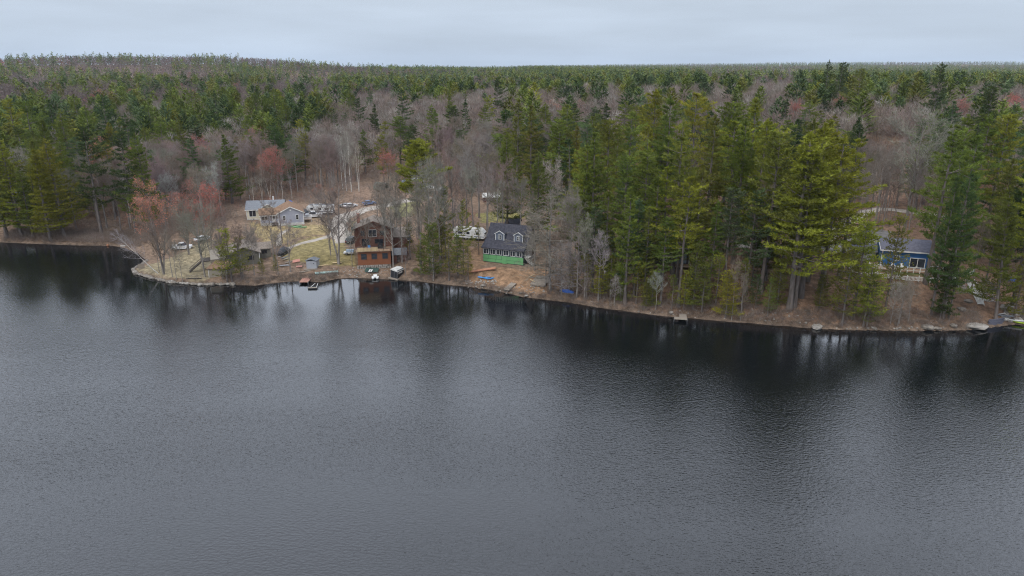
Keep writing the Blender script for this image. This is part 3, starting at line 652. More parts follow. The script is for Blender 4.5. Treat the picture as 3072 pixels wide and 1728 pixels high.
for k_ in range(22): T('bare', 2145 + k_ * 9.5 + random.uniform(-5, 5), random.uniform(385, 470), random.uniform(528, 600), random.choice(['grey', 'brown', 'mauve']), 0.6)
T('snag', 1385, 486, 732, 'grey', 1.25, vi=0, label='tall grey dead conifer right of the green house'); T('snag', 1372, 590, 722, 'grey', 0.9, vi=1); T('snag', 1450, 575, 748, 'grey', 1.15, vi=1); T('snag', 1412, 610, 742, 'pale', 1.1); T('snag', 2258, 715, 818, 'grey', 0.9)

# ------------------------------------------------------------------ the rest of the wood
CLEAR = [px_poly(p) for p in [
 [(395,816),(470,785),(560,725),(640,688),(715,655),(725,628),(860,612),(1010,606),(1040,560),(1110,530),(1340,525),(1345,565),(1320,590),(1230,640),(1250,720),(1245,842),(1000,838),(700,853),(480,841)],
 [(1360,735),(1362,690),(1480,660),(1560,640),(1625,690),(1645,760),(1645,800),(1690,860),(1700,905),(1400,860),(1390,780)],
 [(1430,625),(1570,610),(1580,660),(1470,672)],
 [(1935,760),(2095,760),(2100,840),(1940,840)],
 [(2440,690),(2640,680),(2810,700),(2910,790),(2960,900),(3000,975),(2900,985),(2800,870),(2560,860),(2530,800),(2420,750)],
 [(2160,728),(2450,728),(2560,648),(2640,620),(2900,645),(2900,672),(2640,640),(2560,668),(2450,755),(2160,752)],
 [(2565,470),(2720,470),(2720,610),(2565,610)],
 [(0,560),(60,560),(60,605),(0,605)], [(1335,415),(1420,415),(1420,480),(1335,480)],
]]
# where the photograph shows conifers: (x, y, rx, ry, share) in the 2576-wide view, at crown height
BLOBS = [(90,340,150,130,0.95),(290,290,110,60,0.9),(230,360,60,60,0.9),(420,255,230,60,0.85),(620,255,210,55,0.85),(770,240,60,40,0.8),(690,330,90,30,0.3),(860,215,40,40,0.8),(1060,195,110,45,0.85),(1140,190,120,45,0.8),(1250,215,60,50,0.8),(1330,300,90,90,0.9),(1560,330,200,130,0.92),
         (1780,330,230,140,0.95),(1480,200,240,32,0.8),(1660,190,120,30,0.7),(1830,215,60,35,0.4),(1930,180,40,25,0.3),(2120,195,110,50,0.92),(2240,200,110,45,0.9),(2450,330,140,110,0.85),(2380,200,60,60,0.75),(2500,190,90,60,0.55),(2050,360,80,100,0.85),
         (2170,210,150,60,0.8),(60,180,90,18,0.2),(160,190,60,25,0.6),(320,150,90,10,0.75),(600,185,90,30,0.6),(520,165,110,18,0.5),(260,180,60,25,0.4),(400,190,70,20,0.55),(940,190,60,25,0.6),(1340,185,80,20,0.8),(2030,400,60,60,0.7),(1620,560,260,120,0.85),(2540,500,90,90,0.8),(60,470,130,110,0.8)]
def pine_share(px, py):
    x, y = px / 1.1925, py / 1.1925; p = np.full(np.shape(x), 0.07)
    for bx, by, rx, ry, s in BLOBS:
        d = ((x - bx) / rx) ** 2 + ((y - by) / ry) ** 2
        p = np.maximum(p, s * np.clip(2.4 - 2.0 * d, 0, 1))
    far = np.clip((200 - y) / 20, 0, 1); return np.maximum(p, 0.40 * far * (0.6 + 0.4 * np.sin(x / 37)))
def candidates(r_in, r_out, sp, half=R(41)):
    n = int((r_out ** 2 - r_in ** 2) * half / (sp * sp))
    r_ = np.sqrt(rng.uniform(r_in ** 2, r_out ** 2, n)); a = rng.uniform(-half, half, n)
    x, y = r_ * np.sin(a), r_ * np.cos(a)
    # thin by cell so that no two stand in one place
    cell = np.floor(x / sp * 1.25).astype(np.int64) * 100003 + np.floor(y / sp * 1.25).astype(np.int64)
    _, keep = np.unique(cell, return_index=True); keep.sort()
    x, y = x[keep], y[keep]; s = shore_dist(x, y); ok = s > 9
    for c in CLEAR: ok &= ~inside(c, x, y)
    return x[ok], y[ok], s[ok]
x, y, s = candidates(130, 520, 4.5)
tx = np.array([t_[3] for t_ in TREES]); ty = np.array([t_[4] for t_ in TREES])
near = np.min(np.hypot(x[:, None] - tx[None], y[:, None] - ty[None]), axis=1); ok = near > 4.2
for t_ in TREES:                 # marked trees stand free, with open ground towards the lake
    if t_[6]:
        al = (x * t_[3] + y * t_[4]) / math.hypot(t_[3], t_[4]); la = np.abs(x * t_[4] - y * t_[3]) / math.hypot(t_[3], t_[4]); d0 = math.hypot(t_[3], t_[4])
        ok &= ~((al < d0 + 4) & (al > d0 - 34) & (la < 6.0))
# keep the view of the shore lots: no filler between them and the water
ppx, ppy = project(x, y, hgt(x, y)); ok &= ~((ppx > 330) & (ppx < 1700) & (ppy > 705) & (s < 30)); ok &= ~((ppx > 2430) & (ppx < 2960) & (ppy > 660)); ok &= ~((ppx > 1700) & (s < 13)); ok &= ~((ppx < 330) & (s < 5))
ok &= ~((ppx > 735) & (ppx < 1660) & (ppy > 585) & (ppy < 705))
x, y, s = x[ok], y[ok], s[ok]; z = hgt(x, y)
cxp, cyp = project(x, y, z + 20)
dd = np.hypot(x, y); keepst = np.zeros(len(x))
for bx, by, rx, ry in ((430, 268, 190, 62), (640, 262, 200, 58), (140, 300, 200, 80), (2170, 205, 170, 45), (1100, 195, 130, 30), (2450, 320, 130, 60)): keepst = np.maximum(keepst, np.clip(2 - 1.6 * (((cxp / 1.1925 - bx) / rx) ** 2 + ((cyp / 1.1925 - by) / ry) ** 2), 0, 1))
share = pine_share(cxp, cyp) * (1 - (0.84 - 0.62 * keepst) * sm(270, 350, dd)) + (0.22 - 0.13 * sm(270, 350, dd)) * wob(x, y, 14, 3) * (pine_share(cxp, cyp) > 0.3)
isp = rng.random(len(x)) < share
def thin(x, y, isp, sp):       # conifers need room: one to a cell, the rest make way
    i = np.where(isp)[0]; cell = np.floor(x[i] / sp).astype(np.int64) * 100003 + np.floor(y[i] / sp).astype(np.int64)
    _, k = np.unique(cell, return_index=True); keep = np.ones(len(x), bool); keep[i] = False; keep[i[k]] = True; return keep
kp = thin(x, y, isp, 12.5); bpx, _b = project(x, y, z); kp &= ~(isp & (bpx > 1690) & (bpx < 2430) & (dd < 218) & (rng.random(len(x)) < 0.55))
pn = np.where(isp & kp)[0]
shade = np.min(np.hypot(x[:, None] - x[pn][None], y[:, None] - y[pn][None]) + 99 * (np.arange(len(x))[:, None] == pn[None]), axis=1) < 4.6
kp &= ~(shade & ~isp)
x, y, s, z, cxp, cyp, isp = x[kp], y[kp], s[kp], z[kp], cxp[kp], cyp[kp], isp[kp]
order = np.argsort(np.hypot(x, y))
lim = {'pine': 300 - sum(1 for t_ in TREES if CATS[t_[1]] == 'pine tree'), 'bare': 300 - sum(1 for t_ in TREES if CATS[t_[1]] == 'bare tree')}
REST = []          # the smaller, farther ones: (x, y, z, H, is_pine, colour)
inview = np.abs(cxp - 1536) < 1640
for i in order:
    k = 'pine' if isp[i] else 'bare'
    if not inview[i] and math.hypot(x[i], y[i]) > 260: k2 = True
    di = math.hypot(x[i], y[i]); H = (rng.uniform(22, 31) if di < 230 else rng.uniform(17, 26)) if k == 'pine' else rng.uniform(14, 20)
    if k == 'pine': tn = rng.choice(['green', 'yellow', 'dark', 'olive', 'blue'], p=[0.42, 0.16, 0.18, 0.12, 0.12] if di < 240 else [0.44, 0.04, 0.22, 0.12, 0.18])
    else: tn = rng.choice(['grey', 'brown', 'mauve', 'pale'], p=[0.34, 0.26, 0.32, 0.08])
    if lim[k] > 0 and inview[i]:
        lim[k] -= 1; place(k, x[i], y[i], float(H), str(tn), float(rng.uniform(1.0, 1.3) + (0.25 if di > 230 else 0) if k == 'pine' else rng.uniform(0.85, 1.15)), lean=(float(rng.normal() * 0.03), float(rng.normal() * 0.03)))
    else: REST.append((x[i], y[i], z[i], H, k == 'pine', TINTS[str(tn)], 0))
for r_in, r_out, sp, lod in ((520, 900, 7.6, 1), (900, 1700, 9.5, 2), (1700, 5600, 23.0, 3)):
    x, y, s = candidates(r_in, r_out, sp); z = hgt(x, y); cxp, cyp = project(x, y, z + 18)
    isp = rng.random(len(x)) < (0.03 + (0.12, 0.14, 0.30, 0.75)[lod] * np.maximum(pine_share(cxp, cyp), 0.35 if lod == 3 else 0) / 0.5) * (1 + 0.7 * wob(x, y, 24 if lod < 3 else 90, 3) + 0.9 * wob(x, y, 71 if lod < 3 else 210, 8)); red = rng.random(len(x)) < 0.035
    for i in range(len(x)):
        if isp[i]: tn = TINTS[('green', 'dark', 'blue', 'olive', 'green')[rng.integers(0, 5)]]; H = rng.uniform(17, 24)
        else: tn = ((0.150, 0.128, 0.110), (0.140, 0.110, 0.096), (0.150, 0.115, 0.106), (0.142, 0.112, 0.104))[rng.integers(0, 4)] if not red[i] else (0.24, 0.11, 0.09); H = rng.uniform(14, 18)  # far bare tints darkened: shade in the canopy gaps put into the colour
        REST.append((x[i], y[i], z[i], H, bool(isp[i]), tn, lod))
def far_wood(name, want, label):
    Vs, Fs, Ts, n = [], [], [], 0
    for lod in range(4):
        sel = [q for q in REST if q[4] == want and q[6] == lod]
        if not sel: continue
        N_ = len(sel); X = np.array([q[:4] for q in sel]); C = np.array([q[5] for q in sel]) * rng.uniform(0.8, 1.2, (N_, 1))
        if want:
            nw, nb = ((18, 17), (13, 11), (8, 6), (5, 4))[lod]
            w_ = (0.7, 0.95, 1.5, 2.6)[lod]; k = nw * nb
            t_ = ((np.arange(k) // nb + rng.random((N_, k))) / nw)                     # 0 low in the crown .. 1 top
            az = rng.uniform(0, 6.28, (N_, k)); Rm = (X[:, 3] * rng.uniform(0.2, 0.31, N_))[:, None] * (1 - t_) ** 0.62 + 0.4
            rin = Rm * rng.uniform(0.15, 0.6, (N_, k)); z0 = X[:, 2:3] + X[:, 3:4] * ((0.30, 0.3, 0.12, 0.02)[lod] + (0.68, 0.68, 0.86, 0.96)[lod] * t_) + rng.normal(size=(N_, k)) * 0.5
            d = np.stack([np.cos(az), np.sin(az), 0.22 + 0.6 * t_ + rng.normal(size=(N_, k)) * 0.18], -1)
            pos = np.stack([X[:, 0:1] + np.cos(az) * rin, X[:, 1:2] + np.sin(az) * rin, z0], -1).reshape(-1, 3)
            L = (Rm * rng.uniform(0.55, 0.95, (N_, k))).reshape(-1, 1) + 0.4
            d = unit(d.reshape(-1, 3)); sd_ = unit(np.cross(d, [0, 0, 1.0])) ; tw_ = rng.normal(size=(len(d), 1)) * 0.5
            sd_ = unit(sd_ + np.array([[0, 0, 1.0]]) * tw_)
            W = 1.35 * w_ * rng.uniform(0.6, 1.3, (len(d), 1)); mid = pos + d * L * 0.2
            V = np.stack([mid - sd_ * W * 0.5, mid + sd_ * W * 0.5, pos + d * L], 1).reshape(-1, 3)
        else:
            k = (170, 80, 32, 10)[lod]; w_ = (0.13, 0.29, 0.66, 2.2)[lod]
            az = rng.uniform(0, 6.28, (N_, k)); t_ = rng.random((N_, k)) ** 0.8; Rm = (X[:, 3] * 0.21)[:, None] * np.sqrt(np.clip(1 - (2 * t_ - 0.9) ** 2 / 1.25, 0.02, 1))
            rr_ = Rm * np.sqrt(rng.random((N_, k))); z0 = X[:, 2:3] + X[:, 3:4] * ((0.35, 0.3, 0.1, 0.0)[lod] + (0.55, 0.6, 0.8, 0.9)[lod] * t_)
            pos = np.stack([X[:, 0:1] + np.cos(az) * rr_, X[:, 1:2] + np.sin(az) * rr_, z0], -1).reshape(-1, 3)
            d = unit(np.stack([np.cos(az) * rr_ / 4, np.sin(az) * rr_ / 4, 0.9 + 0 * az], -1).reshape(-1, 3) + rng.normal(size=(N_ * k, 3)) * (0.4, 0.6, 0.9, 1.2)[lod])
            L = rng.uniform(1.6, 3.6, (N_, k)) * (1, 0.8, 0.75, 1.0)[lod]; trk = np.zeros((N_, k), bool); trk[:, :2] = lod < 2
            pos = pos.reshape(N_, k, 3); pos[:, :2, 2] = np.where(lod < 2, X[:, 2:3], pos[:, :2, 2]); pos = pos.reshape(-1, 3)
            d = d.reshape(N_, k, 3)
            if lod < 2: d[:, :2] = unit(np.array([0, 0, 1.0]) + rng.normal(size=(N_, 2, 3)) * 0.07); L[:, :2] = X[:, 3:4] * 0.75
            d = d.reshape(-1, 3); L = L.reshape(-1, 1); sd_ = unit(np.cross(d, rng.normal(size=d.shape))); W = w_ * rng.uniform(0.6, 1.4, (N_ * k, 1))
            W = W * 1.5; mid = pos + d * L * 0.1
            V = np.stack([mid - sd_ * W * 0.5, mid + sd_ * W * 0.5, pos + d * L], 1).reshape(-1, 3)
        v_ = 0.2 if want else (0.2, 0.14, 0.1, 0.08)[lod]; T_ = np.repeat(C, k * 3, 0) * np.repeat(rng.uniform(1 - v_, 1 + v_, (N_ * k, 1)), 3, 0)
        Vs.append(V); Ts.append(T_); Fs.append(np.arange(len(V)).reshape(-1, 3) + n); n += len(V)
    o = link(name, np_mesh(name, np.concatenate(Vs), np.concatenate(Fs), [M['far']], tint=np.concatenate(Ts)))
    o['kind'] = 'stuff'; o['label'] = label; o['category'] = 'forest'
    print(name, n // 3, 'tris')
far_wood('distant_conifers', True, 'distant green conifers reaching over the hills to the horizon')
far_wood('distant_bare_woods', False, 'distant mauve-brown leafless woods between the conifers')

# brush on the banks and under the bare trees
def brush(name, pts, hts, cols, label, per=26, w_=0.028):
    N_ = len(pts); X = np.column_stack([pts, hgt(pts[:, 0], pts[:, 1])]); k = per
    az = rng.uniform(0, 6.28, (N_, k)); rr_ = np.abs(rng.normal(size=(N_, k))) * hts[:, None] * 0.3
    pos = np.stack([X[:, :1] + np.cos(az) * rr_, X[:, 1:2] + np.sin(az) * rr_, X[:, 2:] + rng.uniform(-0.05, 0.5, (N_, k)) * hts[:, None]], -1).reshape(-1, 3)
    d = unit(np.stack([np.cos(az) * 0.6, np.sin(az) * 0.6, 0.9 + 0 * az], -1).reshape(-1, 3) + rng.normal(size=(N_ * k, 3)) * 0.45)
    V, F = blades(pos, d, np.repeat(hts, k) * rng.uniform(0.35, 0.8, N_ * k), w_ * rng.uniform(0.7, 1.5, N_ * k), rng)
    T_ = np.repeat(cols, k * 3, 0) * np.repeat(rng.uniform(0.7, 1.3, (N_ * k, 1)), 3, 0)
    o = link(name, np_mesh(name, V, F, [M['far']], tint=T_)); o['kind'] = 'stuff'; o['label'] = label; o['category'] = 'brush'
def along_shore(n, smin, smax, x0, x1):
    px = rng.uniform(x0, x1, n); sp = np.array(SHORE_PX, float); i = np.clip(np.searchsorted(sp[11:, 0], px), 1, len(sp) - 12)
    q = [P(a, np.interp(a, sp[11:, 0], sp[11:, 1])) for a in px]; q = np.array(q); q[:, 1] += rng.uniform(smin, smax, n); return q
pts = np.concatenate([along_shore(330, 0.3, 3.0, 660, 1010), along_shore(150, 0.2, 4.0, 1230, 1400), along_shore(1800, 0.1, 4.5, 1640, 2960), along_shore(90, 0.1, 0.9, 1400, 1640),
                      np.column_stack([np.linspace(P(0,727)[0], P(400,755)[0], 1100) + rng.normal(size=1100), np.interp(np.linspace(0, 400, 1100), [0, 345, 382, 400], [P(0,727)[1], P(345,738)[1], P(382,746)[1], P(400,755)[1]]) + rng.uniform(0.2, 9, 1100)])])
pts = pts[shore_dist(pts[:, 0], pts[:, 1]) > 0.1]
bc = np.array([TINTS[c] for c in ('brown', 'mauve', 'brown', 'grey')])
brush('shoreline_brush', pts, rng.uniform(0.5, 1.7, len(pts)) * np.where(pts[:, 0] < P(420, 760)[0], 1.9, 1.0), bc[rng.integers(0, 4, len(pts))], 'leafless brown brush along the water edge')
q = along_shore(700, 1.0, 22.0, 1680, 2960); st_d = rng.normal(size=(700, 3)) * [1, 1, 0.12]; zq = hgt(q[:, 0], q[:, 1]) + 0.06
V, F = blades(np.column_stack([q, zq]), unit(st_d), rng.uniform(0.6, 3.0, 700), rng.uniform(0.06, 0.14, 700), rng)
o = link('fallen_branches', np_mesh('fallen_branches', V, F, [M['far']], tint=np.repeat(np.array([TINTS['pale'], TINTS['grey'], TINTS['brown']])[rng.integers(0, 3, 700)], 3, 0))); o['kind'] = 'stuff'; o['label'] = 'fallen branches strewn over the wooded bank'; o['category'] = 'branches'
x, y, s = candidates(165, 330, 2.3); ok = (s > 6) & (s < 130); x, y = x[ok], y[ok]; ppx, ppy = project(x, y, hgt(x, y)); ok = (ppx < 1420) | (ppx > 2000); x, y = x[ok], y[ok]
uc = np.array([TINTS['brown'], TINTS['mauve'], TINTS['grey'], (0.30, 0.15, 0.11)])
brush('woodland_undergrowth', np.column_stack([x, y]), rng.uniform(1.2, 5.0, len(x)), uc[rng.integers(0, 4, len(x))], 'leafless saplings and undergrowth beneath the bare trees', 24, 0.05)

# ------------------------------------------------------------------ buildings: shared makers
_cache = {}
def cached(key, fn):
    if key not in _cache: _cache[key] = fn()
    return _cache[key]
def window(parent, x, z, w_, h, y=0.0, rz=0.0, frame='white', cols=1, rows=2, name='window', fw=0.09, depth=0.07, glass='glass'):
    """a window lying on the local face y, facing -y (rz turns it to other faces); x, z is its lower left corner"""
    def mk():
        m = MB(); m.box(0, w_, -depth, 0.02, 0, fw); m.box(0, w_, -depth, 0.02, h - fw, h)
        m.box(0, fw, -depth, 0.02, fw, h - fw); m.box(w_ - fw, w_, -depth, 0.02, fw, h - fw)
        for c in range(1, cols): m.box(w_ * c / cols - fw * 0.4, w_ * c / cols + fw * 0.4, -depth + 0.01, 0.01, fw, h - fw)
        for r_ in range(1, rows): m.box(fw, w_ - fw, -depth + 0.015, 0.005, h * r_ / rows - fw * 0.3, h * r_ / rows + fw * 0.3)
        return m.mesh(name, M[frame])
    def pn():
        m = MB(); m.box(fw * 0.7, w_ - fw * 0.7, -0.03, 0.01, fw * 0.7, h - fw * 0.7); return m.mesh('pane', M[glass])
    f = link(name, cached(('w', w_, h, frame, cols, rows, fw, depth), mk), parent, (0, 0, 0), rz)
    c, s_ = math.cos(rz), math.sin(rz); f.location = (x, y, z) if rz == 0 else (x, y, z)
    link('pane', cached(('p', w_, h, fw, glass), pn), f)
    return f
def gable_wall(m, x0, x1, y0, y1, z0, ze, zr, axis='y', mi=0):
    """solid walls with gables; ridge runs along axis"""
    if axis == 'y': m.prism([(x0, z0), (x1, z0), (x1, ze), ((x0 + x1) / 2, zr), (x0, ze)], y0, y1, 'y', mi)
    else: m.prism([(y0, z0), (y1, z0), (y1, ze), ((y0 + y1) / 2, zr), (y0, ze)], x0, x1, 'x', mi)
def gable_roof(m, x0, x1, y0, y1, ze, zr, axis='y', over=0.35, th=0.14, mi=0):
    if axis == 'y': a0, a1, b0, b1 = x0, x1, y0, y1
    else: a0, a1, b0, b1 = y0, y1, x0, x1
    mid = (a0 + a1) / 2; k = (zr - ze) / (mid - a0); e = over
    for sgn, a in ((-1, a0), (1, a1)):
        ea = a + sgn * e; ez = ze - k * e + 0.02; rz_ = zr + 0.02
        poly = [(mid, rz_), (ea, ez), (ea, ez + th), (mid, rz_ + th)]
        if sgn > 0: poly = poly[::-1]
        m.prism(poly, b0 - e, b1 + e, 'y' if axis == 'y' else 'x', mi)
def rake_trim(m, x0, x1, y, ze, zr, over=0.35, w_=0.2, mi=0):
    """white boards on the front gable edge (ridge along y)"""
    mid = (x0 + x1) / 2; k = (zr - ze) / (mid - x0)
    for sgn, a in ((-1, x0), (1, x1)):
        ea = a + sgn * over; ez = ze - k * over
        poly = [(mid, zr - w_), (ea, ez - w_), (ea, ez), (mid, zr)]
        if sgn > 0: poly = poly[::-1]
        m.prism(poly, y - over - 0.04, y - over + 0.03, 'y', mi)
def site(pl, pr, z):
    """front base corners as seen in the photograph, on the level z -> origin, angle, width"""
    a = Vector(P(*pl, z)); b_ = Vector(P(*pr, z)); d = b_ - a
    return (a.x, a.y, z), math.atan2(d.y, d.x), d.length
def part(parent, name, mat, fn, smooth=False):
    m = MB(); fn(m); return m.build(name, mat, parent, smooth=smooth)
def door(parent, x, z, w_=0.95, h=2.05, y=0.0, rz=0.0, mat='white', glass=True):
    d = link('door', cached(('d', w_, h, mat), lambda: MB().box(0, w_, -0.05, 0.02, 0, h).mesh('door', M[mat])), parent, (x, y, z), rz)
    if glass: link('pane', cached(('dp', w_, h), lambda: MB().box(w_ * 0.22, w_ * 0.78, -0.065, 0.0, h * 0.5, h * 0.92).mesh('pane', M['glass'])), d)
    link('handle', cached('dh', lambda: MB().box(0.06, 0.11, -0.11, -0.04, 0.98, 1.06).mesh('handle', M['metal'])), d)
    return d
def chimney(parent, x, y, z0, z1, s=0.55, mat='redwood'):
    part(parent, 'chimney', M[mat], lambda m: (m.box(x - s/2, x + s/2, y - s/2, y + s/2, z0, z1), m.box(x - s/2 - 0.06, x + s/2 + 0.06, y - s/2 - 0.06, y + s/2 + 0.06, z1, z1 + 0.12)))

# --- cream house
o3, an, wd = site((742, 660), (838, 656), 4.2)
h = thing('cream_house', 'pale cream house with grey shingle roof behind the lavender house', 'house', o3, an)
W = 11.0; part(h, 'wall', M['cream'], lambda m: (gable_wall(m, 0, W, 0, 7.5, -0.6, 3.3, 5.2, 'x')))
part(h, 'front_wing', M['cream'], lambda m: gable_wall(m, 3.6, 9.6, -1.6, 3.0, -0.6, 3.25, 4.95, 'y'))
part(h, 'roof', M['rfgrey'], lambda m: (gable_roof(m, 0, W, 0, 7.5, 3.3, 5.2, 'x'), gable_roof(m, 3.6, 9.6, -1.6, 3.4, 3.25, 4.95, 'y', 0.32)))
part(h, 'trim', M['white'], lambda m: (rake_trim(m, 3.6, 9.6, -1.6, 3.42, 5.12, 0.32), m.box(-0.37, 3.2, -0.40, -0.33, 3.0, 3.2), m.box(-0.05, 0.06, -0.05, 0.06, -0.4, 3.2)))
window(h, 0.7, 0.95, 2.1, 2.0, 0, cols=2, rows=1, frame='white'); window(h, 5.0, 1.1, 1.1, 1.3, -1.6)
part(h, 'skirting', M['offwhite'], lambda m: m.box(-0.04, 3.58, -0.05, 0.0, -0.6, 0.35))
chimney(h, 7.6, 5.6, 4.2, 6.0, 0.4, 'offwhite'); part(h, 'vent_pipe', M['metal'], lambda m: m.tube([(0.4, 6.8, 3), (0.4, 6.8, 6.6)], 0.07, 6))
# --- lavender house
o3, an, wd = site((836, 678), (907, 673), 4.2)
h = thing('lavender_house', 'grey-lavender cottage with brown shingle roof and white skirting', 'house', o3, an)
W = 7.4
part(h, 'wall', M['lavender'], lambda m: gable_wall(m, 0, W, 0, 10, 0.7, 3.7, 5.5, 'y'))
part(h, 'side_wing', M['lavender'], lambda m: gable_wall(m, -4.9, 0.02, 1.3, 6.5, 0.9, 3.4, 4.7, 'x'))
part(h, 'roof', M['rfbrown'], lambda m: (gable_roof(m, 0, W, 0, 10, 3.7, 5.5, 'y', 0.4), gable_roof(m, -4.9, 1.2, 1.3, 6.5, 3.4, 4.72, 'x', 0.35)))
part(h, 'trim', M['white'], lambda m: (rake_trim(m, 0, W, 0, 3.87, 5.67, 0.4, 0.22), m.box(-0.05, 0.12, -0.05, 0.08, 0.2, 3.65), m.box(W - 0.12, W + 0.05, -0.05, 0.08, 0.2, 3.65), m.box(-5.2, 0.0, 0.88, 0.95, 3.0, 3.2), m.box(-4.95, -4.8, 1.25, 1.4, 0.6, 3.3)))
part(h, 'skirting', M['offwhite'], lambda m: (m.box(-0.03, W + 0.03, -0.04, 9.9, -0.5, 0.7), m.box(-4.85, 0, 1.4, 6.4, -0.5, 0.9)))
window(h, 1.35, 1.5, 0.85, 1.5); window(h, 5.1, 1.6, 0.85, 1.5); window(h, -4.5, 1.8, 1.6, 1.3, 1.3, cols=2, rows=1)
door(h, -1.6, 1.0, 1.0, 2.1, 1.3); part(h, 'gable_vent', M['white'], lambda m: m.box(3.5, 4.0, -0.06, 0.0, 4.25, 4.75))
part(h, 'porch', M['darkwood'], lambda m: (m.box(-1.9, -0.2, 0.0, 1.25, 0.75, 0.9), m.box(-1.9, -1.75, 0.0, 0.15, -0.4, 0.75), m.box(-0.35, -0.2, 0.0, 0.15, -0.4, 0.75), m.box(-1.8, -0.4, -0.35, 0.0, 0.3, 0.45)))
dk = part(h, 'side_deck', M['deckwood'], lambda m: m.box(W + 0.02, W + 2.4, 3.0, 6.0, 0.6, 0.8))
m = MB()
for k in range(17):
    link('baluster', cached('bal', lambda: MB().box(0, 0.06, 0, 0.06, 0, 0.85).mesh('baluster', M['white'])), h, (W + 0.1 + k * 0.14, 3.0, 0.8))
part(h, 'railing', M['white'], lambda m: (m.box(W + 0.05, W + 2.45, 2.98, 3.08, 1.65, 1.74), m.box(W + 2.35, W + 2.45, 3.08, 6.0, 1.65, 1.74), m.box(W + 2.35, W + 2.45, 2.97, 3.09, -0.3, 1.72)))
# --- brown house
o3, an, wd = site((1075, 794), (1167, 790), 2.4)
h = thing('brown_house', 'tall red-brown wooden house with orange-brown lower storey and deck above', 'house', o3, an)
W = 8.1; LZ = 3.3
part(h, 'lower_wall', M['orangewood'], lambda m: m.box(0, W, 0, 10.5, -0.2, LZ))
UY = 4.2; ez = zat(o3[1] + UY, 688) - 2.4; pz = zat(o3[1] + UY, 666) - 2.4
part(h, 'wall', M['brownwood'], lambda m: gable_wall(m, -0.75, W + 0.75, UY, UY + 7, LZ + 0.002, ez, pz, 'y'))
part(h, 'roof', M['rftan'], lambda m: gable_roof(m, -0.75, W + 0.75, UY, UY + 7, ez, pz, 'y', 0.45, 0.16))
part(h, 'trim', M['brownwood'], lambda m: rake_trim(m, -0.75, W + 0.75, UY, ez + 0.16, pz + 0.16, 0.46, 0.26))
wz = zat(o3[1] + UY, 708) - 2.4
window(h, 0.85, wz, 1.0, 1.35, UY, frame='darkwood', fw=0.06); window(h, 2.7, wz - 0.35, 2.1, 1.9, UY, cols=2, rows=1, frame='offwhite', name='sliding_door'); window(h, 5.6, wz, 1.2, 1.2, UY, frame='darkwood', fw=0.06)
for x in (0.8, 3.35, 6.0): window(h, x, 1.25, 1.4, 1.5, 0, frame='darkwood', fw=0.1)
window(h, 1.0, LZ + 0.3, 1.9, 2.0, UY, cols=2, rows=1, frame='darkwood', name='sliding_door'); window(h, 4.2, LZ + 0.9, 2.2, 1.2, UY, cols=2, rows=1, frame='darkwood')
part(h, 'deck', M['deckwood'], lambda m: m.box(-0.3, W + 0.3, -0.5, UY - 0.01, LZ + 0.003, LZ + 0.16))
for k in range(4): link('deck_board', cached('db', lambda: MB().box(0, 5.0, -0.05, 0, 0, 0.17).mesh('deck_board', M['newwood'])), h, (0.0, -0.53, LZ + 0.2 + k * 0.24))
for k in range(6): link('rail_post', cached('rp', lambda: MB().box(-0.05, 0.05, -0.05, 0.05, 0, 1.1).mesh('rail_post', M['darkwood'])), h, (0.0 + k * W / 5, -0.42, LZ + 0.16))
for zz in (0.55, 1.1): part(h, 'rail', M['darkwood'], lambda m: m.box(-0.05, W + 0.05, -0.46, -0.38, LZ + 0.12 + zz, LZ + 0.2 + zz))
chimney(h, 0.2, 9.5, ez - 0.5, pz + 1.0, 0.7, 'redwood')
for k in range(46):
    sx = (k % 16) * 0.52 + random.uniform(-0.12, 0.12); sz = -1.3 + (k // 16) * 0.42
    def st():
        m = MB(); r_ = [(math.cos(a) * random.uniform(0.24, 0.3), random.uniform(-0.12, 0.12), math.sin(a) * random.uniform(0.18, 0.24)) for a in np.linspace(0, 6.28, 7)[:-1]]
        m.loft([[(x * 0.8, -0.18, z_) for x, y_, z_ in r_], [(x, 0.25, z_) for x, y_, z_ in r_]]); return m.mesh('stone', M['palestone'])
    s_ = link('stone', cached(('fs', k % 6), st), h, (sx, -0.25, sz), 0); s_.rotation_euler = (0, random.uniform(0, 6), 0)
part(h, 'foundation', M['stone'], lambda m: m.box(0.05, W - 0.05, -0.15, 9, -1.8, -0.19))
part(h, 'garage_wing', M['brownwood'], lambda m: m.box(W + 0.77, W + 4.4, UY + 1.5, UY + 8, -0.5, LZ + 2.0))
part(h, 'garage_roof', M['rftan'], lambda m: m.prism([(UY + 1.1, LZ + 2.0), (UY + 8.3, LZ + 3.0), (UY + 8.3, LZ + 3.15), (UY + 1.1, LZ + 2.15)], W + 0.78, W + 4.75, 'x'))
# --- small shed right of the brown house
o3 = (*ground(1180, 792)[:2], 2.2); h = thing('garden_shed', 'small weathered shed with grey gable roof right of the brown house', 'shed', o3, 0.15)
part(h, 'wall', M['brownwood'], lambda m: gable_wall(m, 0, 3.3, 0, 3.5, -1.0, 1.9, 3.0, 'x')); part(h, 'roof', M['rfgrey'], lambda m: gable_roof(m, 0, 3.3, 0, 3.5, 1.9, 3.0, 'x', 0.3)); door(h, 1.0, -0.1, 0.9, 1.7, mat='darkwood', glass=False)
